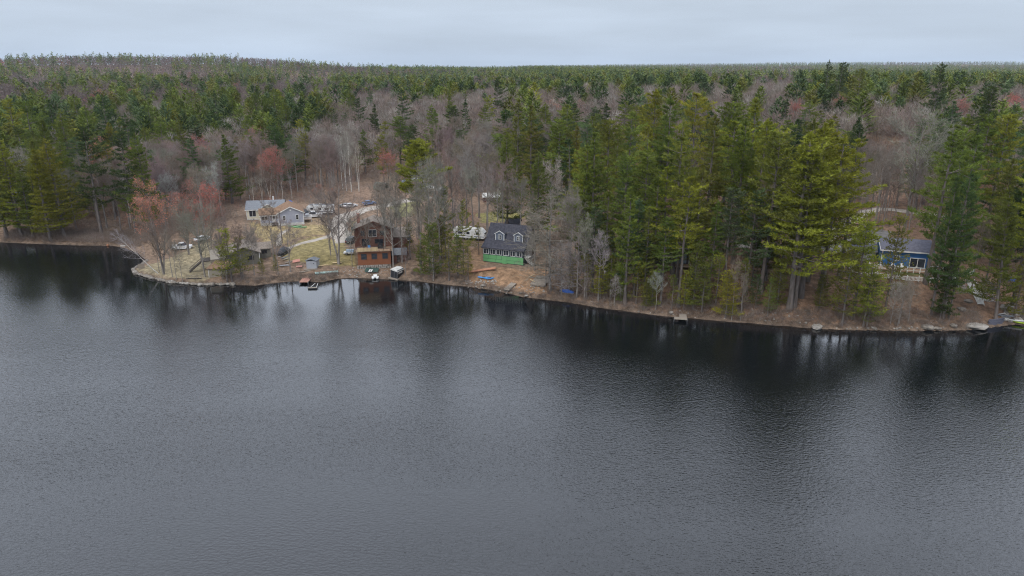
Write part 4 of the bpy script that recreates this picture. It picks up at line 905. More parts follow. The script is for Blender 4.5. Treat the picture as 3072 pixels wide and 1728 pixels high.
# --- green house
o3, an, wd = site((1450, 784), (1570, 797), 3.4)
h = thing('green_house', 'house with bright green sheathing below a row of porch windows, dark roof', 'house', o3, an)
W = wd; WT = zat(o3[1], 741) - 3.4; PW = WT - 1.75       # wall top, window sill
part(h, 'lower_wall', M['greendark'], lambda m: m.box(0, W, 0, 2.6, -0.1, PW))
part(h, 'window_band', M['navy'], lambda m: m.box(0, W, 0, 2.6, PW, WT))
rows_ = [(PW - 1.0, PW - 0.05, [0, 1.45, 3.55, 4.95, 7.95, W]), (0.15, PW - 1.07, [0, 1.05, 3.25, 5.2, 8.3, W])]
for z0, z1, xs in rows_:
    for i in range(len(xs) - 1):
        x0, x1 = xs[i] + 0.03, xs[i + 1] - 0.03
        if xs[i] < 5.1 < xs[i + 1] or abs(xs[i] - 5.2) < 0.1: x0 = max(x0, 5.0) if xs[i] >= 4.9 else x0
        part(h, 'sheathing_panel', M['green'], lambda m: m.box(x0, x1, -0.035, 0.0, z0, z1))
part(h, 'sheathing_panel', M['green'], lambda m: m.box(5.1, 6.25, -0.10, -0.04, -0.5, PW - 0.15))
part(h, 'foundation', M['concrete'], lambda m: m.box(0.03, W - 0.03, 0.02, 2.5, -1.2, -0.1))
for k in range(6): window(h, 0.12 + k * (W - 0.1) / 6, PW + 0.12, 1.42, 1.38, 0, cols=2, rows=1, fw=0.085, depth=0.09)
window(h, W, PW + 0.12, 1.2, 1.38, 0.9, R(90), cols=2, rows=1)
D2 = 9.0; RE = WT + 0.1; RR_ = WT + 4.9
part(h, 'wall', M['greypaint'], lambda m: m.prism([(2.6, -0.6), (D2, -0.6), (D2, WT), (5.6, RR_ - 0.25), (2.6, WT + 1.25)], 0.05, W - 0.05, 'x'))
rf = part(h, 'roof', M['rfdark'], lambda m: (m.prism([(-0.5, RE - 0.2), (2.6, RE + 1.35), (5.6, RR_), (5.6, RR_ + 0.16), (2.6, RE + 1.55), (-0.5, RE - 0.04)], -0.35, W + 0.35, 'x'), m.prism([(5.6, RR_), (D2 + 0.4, WT), (D2 + 0.4, WT + 0.16), (5.6, RR_ + 0.16)], -0.35, W + 0.35, 'x')))
for dx in (2.35, 7.3):
    dz = RE + 1.5; dw = 2.3; dy = 2.35
    dm = part(h, 'dormer', M['slate'], lambda m: gable_wall(m, dx, dx + dw, dy, dy + 2.9, dz - 0.3, dz + 1.55, dz + 2.25, 'y'))
    part(dm, 'roof', M['rfdark'], lambda m: gable_roof(m, dx, dx + dw, dy, dy + 3.0, dz + 1.55, dz + 2.25, 'y', 0.16, 0.1))
    part(dm, 'trim', M['white'], lambda m: (rake_trim(m, dx, dx + dw, dy, dz + 1.68, dz + 2.38, 0.18, 0.17), m.box(dx - 0.04, dx + 0.1, dy - 0.05, dy + 0.05, dz - 0.1, dz + 1.5), m.box(dx + dw - 0.1, dx + dw + 0.04, dy - 0.05, dy + 0.05, dz - 0.1, dz + 1.5)))
    window(dm, dx + 0.72, dz + 0.15, 0.86, 1.15, dy, cols=2, rows=2, fw=0.08)
window(h, W - 0.05, 1.2, 1.1, 1.5, 6.2, R(90), frame='darkwood'); door(h, W - 0.05, 0.9, 0.95, 2.05, 3.6, R(90))
sr = part(h, 'stair', M['offwhite'], lambda m: [m.box(W + 0.1 + k * 0.3, W + 0.42 + k * 0.3, 0.6, 1.9, PW - 0.35 - k * 0.28, PW - 0.27 - k * 0.28) for k in range(8)] + [m.box(W, W + 1.2, 0.6, 2.6, PW - 0.1, PW)])
for k in range(7): link('baluster', cached('bal2', lambda: MB().box(-0.03, 0.03, -0.03, 0.03, 0, 1.0).mesh('baluster', M['white'])), sr, (W + 0.3 + k * 0.32, 0.55, PW - 0.5 - k * 0.28))
part(sr, 'handrail', M['white'], lambda m: m.tube([(W + 0.1, 0.55, PW + 0.72), (W + 2.5, 0.55, PW - 1.45)], 0.05, 4))
x, y = P(1517, 690, 4.8); h = thing('back_shed', 'small dark-roofed white shed behind the green house', 'shed', (x, y, gz(x, y)), -0.1)
part(h, 'wall', M['greypaint'], lambda m: gable_wall(m, 0, 4.0, 0, 4.0, -0.3, 2.3, 3.5, 'x')); part(h, 'roof', M['rfdark'], lambda m: gable_roof(m, 0, 4.0, 0, 4.0, 2.3, 3.5, 'x', 0.35)); part(h, 'trim', M['white'], lambda m: (m.box(-0.36, 4.36, -0.42, -0.36, 1.95, 2.12), m.box(3.9, 4.04, -0.04, 0.05, 0, 2.2))); door(h, 2.6, 0.05)
# --- taupe cottage on the point, its deck stair and the boathouse
o3, an, wd = site((686, 800), (765, 792), 1.7)
h = thing('taupe_cottage', 'olive-taupe cottage with low gable behind evergreens on the point', 'house', o3, an)
part(h, 'wall', M['olive'], lambda m: gable_wall(m, 0, 7.6, 0, 9, -0.4, 3.0, 4.6, 'y')); part(h, 'roof', M['rftan'], lambda m: (gable_roof(m, 0, 7.6, 0, 9, 3.0, 4.6, 'y', 0.45), gable_roof(m, 6.5, 10.6, 4.0, 8.0, 2.9, 4.0, 'x', 0.35)))
part(h, 'side_wing', M['olive'], lambda m: gable_wall(m, 7.58, 10.6, 4.0, 8.0, -0.4, 2.9, 3.98, 'x')); part(h, 'corner_board', M['white'], lambda m: m.box(7.48, 7.64, -0.05, 0.1, 0, 3.0))
window(h, 8.4, 1.5, 1.3, 0.9, 4.0, cols=2, rows=1, frame='darkwood'); window(h, 4.6, 1.2, 1.6, 1.2, 0, cols=2, rows=1, frame='darkwood'); part(h, 'lean_to', M['taupe'], lambda m: m.prism([(0.5, -0.3), (5.5, -0.3), (5.5, 3.4), (0.5, 2.1)], -4.0, -0.02, 'x'))
part(h, 'deck', M['darkwood'], lambda m: m.box(-6.3, -4.02, 0.8, 4.5, 1.6, 1.8))
st = part(h, 'stair', M['darkwood'], lambda m: [m.box(-6.6 - k * 0.28, -6.3 - k * 0.28, 1.0, 2.2, 1.5 - k * 0.22, 1.58 - k * 0.22) for k in range(10)] + [m.prism([(-6.2, 1.35), (-9.1, -0.9), (-9.1, -0.6), (-6.2, 1.65)], 0.92, 1.0, 'y'), m.prism([(-6.2, 2.45), (-9.1, 0.2), (-9.1, 0.28), (-6.2, 2.55)], 0.92, 1.0, 'y')])
o3, an, wd = site((628, 837), (683, 838), 0.6)
h = thing('boathouse', 'plain taupe boathouse box at the water edge of the point', 'boathouse', o3, an)
part(h, 'wall', M['taupe'], lambda m: m.box(0, wd, 0, 4, -0.4, 2.6)); part(h, 'roof', M['rfbrown'], lambda m: m.prism([(-0.3, 2.55), (4.3, 3.3), (4.3, 3.45), (-0.3, 2.7)], -0.3, wd + 0.3, 'x'))
part(h, 'bay_door', M['taupe'], lambda m: (m.box(0.7, wd - 0.7, -0.05, 0.0, -0.1, 2.1))); part(h, 'corner_board', M['offwhite'], lambda m: (m.box(-0.04, 0.08, -0.04, 0.06, -0.2, 2.5), m.box(wd - 0.08, wd + 0.04, -0.04, 0.06, -0.2, 2.5)))
# --- dark house among the pines
o3, an, wd = site((1958, 806), (2072, 806), 5.6)
h = thing('dark_cabin', 'dark cabin half hidden among the pines with sliding door coloured as if blue-lit', 'house', o3, an)
part(h, 'wall', M['darkwall'], lambda m: gable_wall(m, 0, wd, 1.8, 9, 0.2, 3.5, 5.2, 'x')); part(h, 'roof', M['rfdark'], lambda m: gable_roof(m, 0, wd, 1.8, 9, 3.5, 5.2, 'x', 0.5))
part(h, 'deck', M['deckwood'], lambda m: m.box(-0.5, wd + 0.3, -0.2, 1.8, 0.35, 0.6))
for x in (0, 3, 6, 9): link('post', cached('dpost', lambda: MB().box(-0.08, 0.08, -0.08, 0.08, -3.0, 0.35).mesh('post', M['darkwood'])), h, (min(x, wd - 0.2), 0.0, 0))
window(h, wd - 3.3, 0.65, 2.7, 2.5, 1.8, cols=2, rows=1, frame='darkwood', name='sliding_door', glass='paleblue'); window(h, 2.0, 1.6, 1.5, 1.1, 1.8, cols=2, rows=1); part(h, 'corner_board', M['offwhite'], lambda m: m.box(wd - 0.12, wd + 0.05, 1.74, 1.9, 0.6, 3.4))  # door pane is opaque pale blue: its bluish light is put into the colour
part(h, 'railing', M['darkwood'], lambda m: (m.box(-0.5, wd - 3.4, -0.2, -0.12, 1.5, 1.6), m.box(-0.5, wd - 3.4, -0.2, -0.12, 1.0, 1.06)))
# --- blue house
o3, an, wd = site((2640, 800), (2785, 812), 6.5)
h = thing('blue_house', 'deep blue house with slate roof and white trim above the shore', 'house', o3, an)
W = wd; wt = zat(o3[1], 743) - 6.5 - 0.25
part(h, 'wall', M['blue'], lambda m: m.prism([(0, 0.3), (8.5, 0.3), (8.5, wt), (5.0, wt + 1.35), (0, wt)], 0, W, 'x'))
part(h, 'roof', M['rfslate'], lambda m: (m.prism([(-0.7, wt - 0.2), (5.0, wt + 1.45), (5.0, wt + 1.62), (-0.7, wt - 0.02)], -0.5, W + 0.6, 'x'), m.prism([(5.0, wt + 1.45), (9.0, wt - 0.1), (9.0, wt + 0.06), (5.0, wt + 1.62)], -0.5, W + 0.6, 'x')))
part(h, 'trim', M['white'], lambda m: (m.box(-0.52, W + 0.62, -0.78, -0.71, wt - 0.30, wt - 0.02), m.box(-0.08, 0.16, -0.06, 0.1, 0.3, wt - 0.05), m.box(W - 0.16, W + 0.08, -0.06, 0.1, 0.3, wt - 0.05), m.prism([(-0.74, wt - 0.3), (5.0, wt + 1.33), (5.0, wt + 1.55), (-0.74, wt - 0.06)], -0.58, -0.5, 'x')))
window(h, 2.4, 1.75, 1.25, 1.15, cols=2, rows=1, fw=0.11); window(h, 5.7, 0.4, 3.1, 2.25, cols=2, rows=1, fw=0.13, name='sliding_door')
for x in (5.0, 9.5): part(h, 'wall_lamp', M['white'], lambda m: (m.box(x, x + 0.14, -0.1, 0, 2.0, 2.35)))
dk = part(h, 'deck', M['deckwood'], lambda m: (m.box(-2.6, W + 1.6, -3.0, -0.01, 0.05, 0.28), m.box(-2.6, -0.02, -0.01, 3.5, 0.05, 0.28)))
for k in range(12): link('deck_post', cached('dkp', lambda: MB().box(-0.07, 0.07, -0.07, 0.07, -0.9, 1.25).mesh('deck_post', M['white'])), h, (-2.5 + k * (W + 4.0) / 11, -2.95, 0.02))
part(dk, 'rail', M['white'], lambda m: (m.box(-2.6, W + 1.6, -3.0, -2.9, 1.15, 1.24), m.box(-2.6, W + 1.6, -2.98, -2.92, 0.45, 0.51), m.box(-2.6, -2.5, -2.9, 3.5, 1.15, 1.24)))
for k in range(14): link('baluster', cached('bal2', None), dk, (-2.5 + k * 0.2, -2.95, 0.3))
part(h, 'side_wing', M['greypaint'], lambda m: gable_wall(m, -6.0, -0.6, 4.0, 9.0, 0, 2.4, 3.6, 'x')); part(h, 'side_roof', M['rfslate'], lambda m: gable_roof(m, -6.0, -0.62, 4.0, 9.0, 2.4, 3.6, 'x', 0.35))
HB = h
def local(o, x, y, z=0): return tuple(Matrix.LocRotScale(o.location, o.rotation_euler, None) @ Vector((x, y, z)))
# --- houses half seen in the woods
def wood_house(px, py, w_, d, ht, rt, wall, roof, label, rz=0.0, axis='y', z=None):
    x, y, z_ = ground(px, py); h = thing('woodland_house', label, 'house', (x, y, z_), rz)
    part(h, 'wall', M[wall], lambda m: gable_wall(m, -w_/2, w_/2, 0, d, -1.0, ht, rt, axis)); part(h, 'roof', M[roof], lambda m: gable_roof(m, -w_/2, w_/2, 0, d, ht, rt, axis, 0.4))
    part(h, 'trim', M['white'], lambda m: rake_trim(m, -w_/2, w_/2, 0, ht + 0.15, rt + 0.15, 0.42, 0.2) if axis == 'y' else m.box(-w_/2 - 0.4, w_/2 + 0.4, -0.48, -0.42, ht - 0.35, ht - 0.18))
    window(h, -w_ * 0.3, ht * 0.45, 1.0, 1.2); window(h, w_ * 0.15, ht * 0.45, 1.0, 1.2); return h
wood_house(1375, 470, 9, 11, 4.5, 7.2, 'greypaint', 'rfslate', 'grey gabled house half hidden by bare woods, far behind the white tents', 0.25)
wood_house(2592, 548, 7, 9, 5.6, 8.6, 'greypaint', 'rfgrey', 'grey house among tree trunks far behind the blue house', -0.2)
wood_house(30, 604, 8, 7, 2.8, 4.8, 'greypaint', 'rfgrey', 'pale-roofed house hidden behind the pines on the left shore', 0.1, 'x')
wood_house(1476, 606, 6, 4, 1.9, 2.7, 'brownwood', 'offwhite', 'long low pale-roofed shed behind the yellow lawn', 0.05, 'x')
wood_house(2360, 580, 9, 7, 3.0, 4.6, 'offwhite', 'rfgrey', 'pale house glimpsed between the pines beyond the access road', 0.1, 'x')
#PART3B
# ------------------------------------------------------------------ vehicles
def wheel(parent, x, y, z, r=0.33, w_=0.22):
    def ty():
        m = MB(); pts = [(r * math.cos(a), r * math.sin(a)) for a in np.linspace(0, 2 * math.pi, 15)[:-1]]; m.prism(pts, -w_/2, w_/2, 'y'); return m.mesh('wheel', M['rubber'])
    def ri():
        m = MB(); pts = [(r * 0.6 * math.cos(a), r * 0.6 * math.sin(a)) for a in np.linspace(0, 2 * math.pi, 11)[:-1]]; m.prism(pts, -w_/2 - 0.015, w_/2 + 0.015, 'y'); return m.mesh('rim', M['metal'])
    t_ = link('wheel', cached(('ty', r, w_), ty), parent, (x, y, z)); link('rim', cached(('ri', r, w_), ri), t_); return t_
def car(px, py, rz, paint, label, kind='suv', at=None):
    x, y, z = ground(px, py) if at is None else at
    c = thing('parked_pickup' if kind == 'pickup' else 'parked_car', label, 'pickup' if kind == 'pickup' else 'car', (x, y, z + 0.1), rz, 'parked cars')
    L, Wd = (5.4, 1.95) if kind == 'pickup' else (4.7, 1.88)
    belt, top = (1.12, 1.85) if kind == 'pickup' else ((1.02, 1.70) if kind == 'suv' else (0.9, 1.42))
    prof = [(-L/2, 0.45), (-L/2 + 0.1, 0.28), (L/2 - 0.12, 0.28), (L/2, 0.45), (L/2 - 0.02, belt - 0.22), (L/2 - 0.25, belt - 0.1), (L/2 - 1.3, belt), (-L/2 + 0.08, belt), (-L/2, belt - 0.15)]
    part(c, 'body', M[paint], lambda m: m.loft([[(x_, -Wd/2 + 0.06, z_) for x_, z_ in prof], [(x_, -Wd/2, z_ * 0.94 + 0.03) for x_, z_ in prof], [(x_, Wd/2, z_ * 0.94 + 0.03) for x_, z_ in prof], [(x_, Wd/2 - 0.06, z_) for x_, z_ in prof]]))
    rear = -L/2 + (1.9 if kind == 'pickup' else 0.1 if kind == 'suv' else 0.55)
    def cabin(m, inset, z0, z1, gr=0.0):
        f0, f1 = L/2 - 1.35, L/2 - 2.0; r1 = rear + (0.25 if kind != 'sedan' else 0.7)
        lo = [(rear, -Wd/2 + 0.05), (f0, -Wd/2 + 0.05), (f0, Wd/2 - 0.05), (rear, Wd/2 - 0.05)]; hi = [(r1, -Wd/2 + 0.22), (f1, -Wd/2 + 0.22), (f1, Wd/2 - 0.22), (r1, Wd/2 - 0.22)]
        m.loft([[(a, b_, z0) for a, b_ in lo], [(a, b_, z1) for a, b_ in hi]])
    gl = part(c, 'glasshouse', M['glass'], lambda m: cabin(m, 0, belt - 0.03, top - 0.06))
    r1 = rear + (0.25 if kind != 'sedan' else 0.7)
    part(c, 'roof', M[paint], lambda m: m.loft([[(r1 - 0.05, -Wd/2 + 0.2, top - 0.08), (L/2 - 1.95, -Wd/2 + 0.2, top - 0.08), (L/2 - 1.95, Wd/2 - 0.2, top - 0.08), (r1 - 0.05, Wd/2 - 0.2, top - 0.08)], [(r1 + 0.1, -Wd/2 + 0.3, top), (L/2 - 2.1, -Wd/2 + 0.3, top), (L/2 - 2.1, Wd/2 - 0.3, top), (r1 + 0.1, Wd/2 - 0.3, top)]]))
    for xx in (-L/2 + 0.9, L/2 - 0.9):
        for yy in (-Wd/2 + 0.1, Wd/2 - 0.1): wheel(c, xx, yy, 0.33)
    for yy in (-Wd/2 + 0.12, Wd/2 - 0.42):
        link('headlight', cached('hl', lambda: MB().box(0, 0.06, 0, 0.3, 0, 0.14).mesh('headlight', M['white'])), c, (L/2 - 0.05, yy, 0.62)); link('tail_light', cached('tl', lambda: MB().box(-0.04, 0.04, 0, 0.3, 0, 0.2).mesh('tail_light', M['lamp_red'])), c, (-L/2 - 0.01, yy, belt - 0.4))
    part(c, 'number_plate', M['white'], lambda m: m.box(-L/2 - 0.03, -L/2 + 0.02, -0.25, 0.25, 0.55, 0.7))
    return c
car(1055, 728, R(80), 'carblack', 'black SUV parked beside the brown house', 'suv')
car(1052, 622, R(40), 'carwhite', 'white car parked on the dirt far behind the lavender house trailer', 'sedan'); car(1108, 614, R(35), 'carblue', 'faded blue car beside the gravel drive', 'sedan')
car(1036, 622, R(150), 'carsilver', 'silver car half hidden behind the bare tree near the white car', 'sedan')
car(941, 652, R(185), 'carwhite', 'white pickup in front of the long white trailer', 'pickup'); car(914, 646, R(120), 'carblack', 'dark pickup between the lavender house and the trailer', 'pickup')
car(545, 748, R(10), 'carwhite', 'white pickup behind the trees on the point', 'pickup'); car(608, 722, R(60), 'carwhite', 'white car under the red maple above the point', 'sedan')
car(2532, 706, R(60), 'carwhite', 'white car on the asphalt left of the blue house', 'sedan'); car(2598, 716, R(20), 'carblack', 'black SUV beside the blue house', 'suv'); car(2585, 700, R(20), 'carsilver', 'silver SUV behind the black one by the blue house', 'suv')
car(1224, 724, R(100), 'carblack', 'dark car under a grey cover right of the brown house', 'suv')
def trailer(px, py, rz, L, label, swoop=False):
    x, y, z = ground(px, py); c = thing('travel_trailer', label, 'trailer', (x, y, z + 0.1), rz, 'travel trailers'); Wd = 2.5; H = 3.1
    f = 0.9 if swoop else 0.45
    prof = [(-L/2, 0.6), (L/2 - f * 0.5, 0.6), (L/2, 0.95), (L/2 - 0.1, 1.7), (L/2 - f, H - 0.35), (L/2 - f - 0.5, H), (-L/2 + 0.25, H), (-L/2, H - 0.25)]
    part(c, 'body', M['rvwhite'], lambda m: m.prism(prof, -Wd/2, Wd/2, 'y'))
    part(c, 'roof_membrane', M['rfgrey' if not swoop else 'offwhite'], lambda m: m.box(-L/2 + 0.4, L/2 - f - 0.6, -Wd/2 + 0.12, Wd/2 - 0.12, H, H + 0.03))
    part(c, 'air_conditioner', M['offwhite'], lambda m: m.box(-0.6, 0.3, -0.4, 0.4, H + 0.03, H + 0.33)); part(c, 'roof_vent', M['offwhite'], lambda m: m.box(1.6, 2.1, -0.25, 0.25, H + 0.03, H + 0.2))
    for sy in (-1, 1):
        for k, xx in enumerate((-L * 0.36, -L * 0.08, L * 0.22)):
            part(c, 'window', M['glass'], lambda m: m.box(xx, xx + (0.9 if k else 1.3), sy * Wd/2 - 0.03, sy * Wd/2 + 0.03, 1.6, 2.25))
        part(c, 'stripe', M['slate'], lambda m: m.box(-L/2 + 0.02, L/2 - 0.15, sy * Wd/2 - 0.02, sy * Wd/2 + 0.02, 1.0, 1.2)); part(c, 'skirt', M['black'], lambda m: m.box(-L/2 + 0.3, L/2 - 0.9, sy * (Wd/2 - 0.1) - 0.03, sy * (Wd/2 - 0.1) + 0.03, 0.3, 0.6))
    part(c, 'front_window', M['glass'], lambda m: m.box(L/2 - 0.3, L/2 - 0.06, -0.7, 0.7, 1.75, 2.1)); part(c, 'entry_door', M['offwhite'], lambda m: m.box(L * 0.08, L * 0.08 + 0.7, -Wd/2 - 0.04, -Wd/2, 0.7, 2.5))
    for xx in (-0.9, -0.05):
        for yy in (-Wd/2 + 0.15, Wd/2 - 0.15): wheel(c, xx, yy, 0.36, 0.36, 0.24)
    part(c, 'hitch', M['black'], lambda m: (m.tube([(L/2 - 0.3, -0.6, 0.55), (L/2 + 1.1, 0, 0.5)], 0.06, 5), m.tube([(L/2 - 0.3, 0.6, 0.55), (L/2 + 1.1, 0, 0.5)], 0.06, 5)))
    return c
trailer(962, 643, R(178), 8.6, 'long white travel trailer with grey roof parked behind the lavender house')
trailer(1412, 718, R(-17), 9.0, 'white travel trailer with curved front parked left of the green house', True)

# ------------------------------------------------------------------ things on the point and the lawns
def at(px, py, dz=0.0): x, y, z = ground(px, py); return (x, y, z + dz)
# shoreline stone wall round the point: each stone its own piece
h = thing('stone_wall', 'low wall of shore stones edging the grassy point', 'stone wall', (0, 0, 0))
def rock_mesh(seed, mat):
    rg = random.Random(seed); m = MB(); rings = []
    for zz, k in ((-0.5, 0.7), (-0.2, 1.0), (0.2, 0.95), (0.5, 0.6)):
        rings.append([(math.cos(a) * k * rg.uniform(0.8, 1.15), math.sin(a) * k * rg.uniform(0.8, 1.15), zz + rg.uniform(-0.1, 0.1)) for a in np.linspace(0, 2 * math.pi, 8)[:-1]])
    m.loft(rings); return m.mesh('stone', M[mat])
ROCK = [rock_mesh(i, 'stone') for i in range(6)] + [rock_mesh(i + 20, 'palestone') for i in range(4)]
def walk(pts, step):
    pw = [Vector(P(*p)) for p in pts]; outp = []; carry = 0
    for i in range(len(pw) - 1):
        d = pw[i + 1] - pw[i]; L = d.length; t_ = carry
        while t_ < L: outp.append(pw[i] + d * t_ / L); t_ += step * random.uniform(0.75, 1.25)
        carry = t_ - L
    return outp
for q in walk([(440,784),(428,794),(397,811),(408,823),(440,832),(480,842),(505,848),(550,853),(600,856),(660,855),(700,855)], 0.72):
    o = link('stone', random.choice(ROCK[:6] * 3 + ROCK[6:]), h, (q.x + random.uniform(-.1, .1), q.y + random.uniform(0, 0.3), 0.2), random.uniform(0, 6)); k = random.uniform(0.34, 0.72); o.scale = (k, k * 0.9, k * random.uniform(0.7, 1.1))
def boulder(px, py, size, label, mi=0, flat=0.6):
    x, y, z = ground(px, py); o = link('boulder', random.choice(ROCK[6:] if mi else ROCK[:6]), None, (x, y, max(z, 0) + size * 0.15), random.uniform(0, 6)); o.scale = (size, size * 0.8, size * flat)
    tag(o, label, 'boulder', 'shore boulders')
boulder(2450, 983, 1.3, 'flat pale boulder jutting from the shore right of the tall bare-trunk pine', 1, 0.7); boulder(2013, 938, 0.6, 'small white rock left of the grey dock', 1); boulder(2782, 984, 1.4, 'grey boulder below the dead white saplings', 0); boulder(2810, 986, 0.8, 'small grey boulder touching the larger one below the saplings', 0)
boulder(2925, 982, 2.2, 'broad flat slab of rock below the leaning pine', 1, 0.4); boulder(2860, 978, 0.9, 'rounded boulder left of the broad slab', 0); boulder(2950, 976, 0.7, 'small pale rock between the slab and the grey retaining wall', 1); boulder(2622, 986, 0.7, 'dark boulder at the foot of the large hemlock', 0)
boulder(1580, 888, 0.6, 'pale rock at the water below the wooden raft', 1); boulder(1562, 880, 0.5, 'dark rock beside the plank ramp', 0); boulder(3020, 925, 1.6, 'big tan rock beside the lower steps', 1, 0.7); boulder(1450, 858, 0.7, 'grey rock at the foot of the tumbled stone wall', 1); boulder(2905, 905, 1.0, 'grey ledge rock left of the white stairway', 0); boulder(2885, 930, 1.1, 'broad rock on the bank left of the leaning pine', 0)
# loose small stones
def loose(name, boxes, label):
    m = MB()
    for (x0, x1, y0, y1, n, sz) in boxes:
        for _ in range(n):
            q = ground(random.uniform(x0, x1), random.uniform(y0, y1)); k = sz * random.uniform(0.5, 1.4); rg = random
            rings = [[(q[0] + math.cos(a) * k * kk * rg.uniform(0.7, 1.2), q[1] + math.sin(a) * k * kk * rg.uniform(0.7, 1.2), q[2] + zz * k) for a in (0, 1.05, 2.1, 3.14, 4.2, 5.25)] for zz, kk in ((-0.3, 0.8), (0.25, 1.0), (0.6, 0.5))]
            m.loft(rings)
    o = m.build(name, M['palestone']); o['kind'] = 'stuff'; o['label'] = label; o['category'] = 'stones'
loose('shore_rubble', [(1400,1640,856,884,60,0.22),(1710,2440,930,972,60,0.2),(2500,2950,982,987,30,0.25),(1395,1490,838,852,60,0.2),(1075,1165,800,825,70,0.17),(2870,2960,840,880,170,0.2),(2925,2990,860,905,170,0.2),(3010,3068,930,965,70,0.35),(1000,1080,800,830,30,0.2)], 'loose pale stones scattered along the banks')
# rail fence, panel, pole
h = thing('rail_fence', 'short thin rail fence on the grassy point near the water', 'fence', at(562, 838), 0.0)
for k in range(5): link('post', cached('fpost', lambda: MB().tube([(0, 0, -0.2), (0, 0, 1.1)], 0.045, 6).mesh('post', M['oldwood'])), h, (k * 1.15, 0, 0))
for zz in (0.5, 1.0): part(h, 'rail', M['oldwood'], lambda m: m.tube([(-0.1, 0, zz), (4.7, 0, zz)], 0.035, 5))
part(h, 'log', M['darkwood'], lambda m: m.tube([(-0.3, 0.3, 0.12), (3.4, 0.3, 0.12)], 0.13, 7))
h = thing('slatted_panel', 'weathered grey slatted panel standing at the tip of the point', 'panel', at(416, 809), 0.3)
for k in range(6): link('slat', cached('slt', lambda: MB().box(0, 0.22, 0, 0.05, 0, 1.5).mesh('slat', M['oldwood'])), h, (k * 0.25, 0, 0))
part(h, 'rail', M['oldwood'], lambda m: (m.box(0, 1.5, 0.05, 0.1, 0.3, 0.4), m.box(0, 1.5, 0.05, 0.1, 1.1, 1.2)))
x, y, z = ground(847, 728); ph = zat(y, 632) - z
h = thing('utility_pole', 'wooden utility pole in front of the lavender house', 'pole', (x, y, z)); part(h, 'shaft', M['bark'], lambda m: m.tube([(0, 0, -0.5), (0, 0, ph)], [0.16, 0.11], 8)); part(h, 'crossarm', M['bark'], lambda m: m.box(-0.7, 0.7, -0.06, 0.06, ph - 0.7, ph - 0.56)); part(h, 'insulator', M['offwhite'], lambda m: m.tube([(0.6, 0, ph - 0.56), (0.6, 0, ph - 0.4)], 0.05, 6))
# covered boat, shed, boards
def lump(m, L, Wd, H, n=7, seed=0, ridge=0.5):
    rg = random.Random(seed); rings = []
    for i in range(n):
        u = i / (n - 1); k = math.sin(math.pi * (0.08 + 0.84 * u)) ** 0.6; hh = H * k * rg.uniform(0.85, 1.1)
        rings.append([(-Wd/2 * k, u * L, 0), (-Wd/2 * k * 0.95, u * L, hh * 0.5), (-Wd/2 * k * ridge, u * L, hh * 0.9), (0, u * L, hh), (Wd/2 * k * ridge, u * L, hh * 0.88), (Wd/2 * k * 0.95, u * L, hh * 0.5), (Wd/2 * k, u * L, 0)])
    m.loft(rings)
def covered_boat(px, py, rz, L, Wd, H, mat, label, name='covered_boat', cat='boat', hull='offwhite'):
    h = thing(name, label, cat, at(px, py, 0.05), rz)
    part(h, 'cover', M[mat], lambda m: lump(m, L, Wd, H, 8, int(px))).location = (0, 0, 0.35); part(h, 'hull', M[hull], lambda m: m.loft([[(-Wd * 0.46 * k, u * L, 0.42), (-Wd * 0.2 * k, u * L, 0.0), (Wd * 0.2 * k, u * L, 0.0), (Wd * 0.46 * k, u * L, 0.42)] for u, k in ((0.02, 0.5), (0.2, 0.9), (0.5, 1.0), (0.8, 0.98), (0.98, 0.85))])); return h
covered_boat(838, 772, R(-8), 5.6, 2.2, 1.7, 'black', 'boat under a black tarp beside the path on the lawn')
covered_boat(1722, 884, R(62), 3.4, 1.5, 0.6, 'bluetarp', 'small craft under a bright blue tarp at the edge of the pines', 'covered_watercraft')
covered_boat(3060, 852, R(40), 3.2, 1.8, 0.7, 'bluetarp', 'blue tarp-covered heap among trees at the far right edge', 'covered_watercraft', 'boat')
covered_boat(880, 617, R(70), 3.0, 2.6, 1.4, 'bluetarp', 'blue tarp-covered pile behind the brown roof of the lavender house', 'covered_pile', 'tarp pile')
h = thing('storage_shed', 'small grey storage shed on the lawn above the brown dock', 'shed', at(920, 806), -0.08)
part(h, 'wall', M['shedgrey'], lambda m: m.box(0, 2.6, 0, 2.2, -0.1, 2.0)); part(h, 'roof', M['rfgrey'], lambda m: m.prism([(-0.2, 2.0), (1.3, 2.45), (2.8, 2.0), (2.8, 2.1), (1.3, 2.57), (-0.2, 2.1)], -0.2, 2.4, 'y')); door(h, 0.3, 0.05, 0.8, 1.7, mat='shedgrey', glass=False); part(h, 'vent', M['black'], lambda m: m.box(1.8, 2.05, -0.03, 0, 1.3, 1.45))
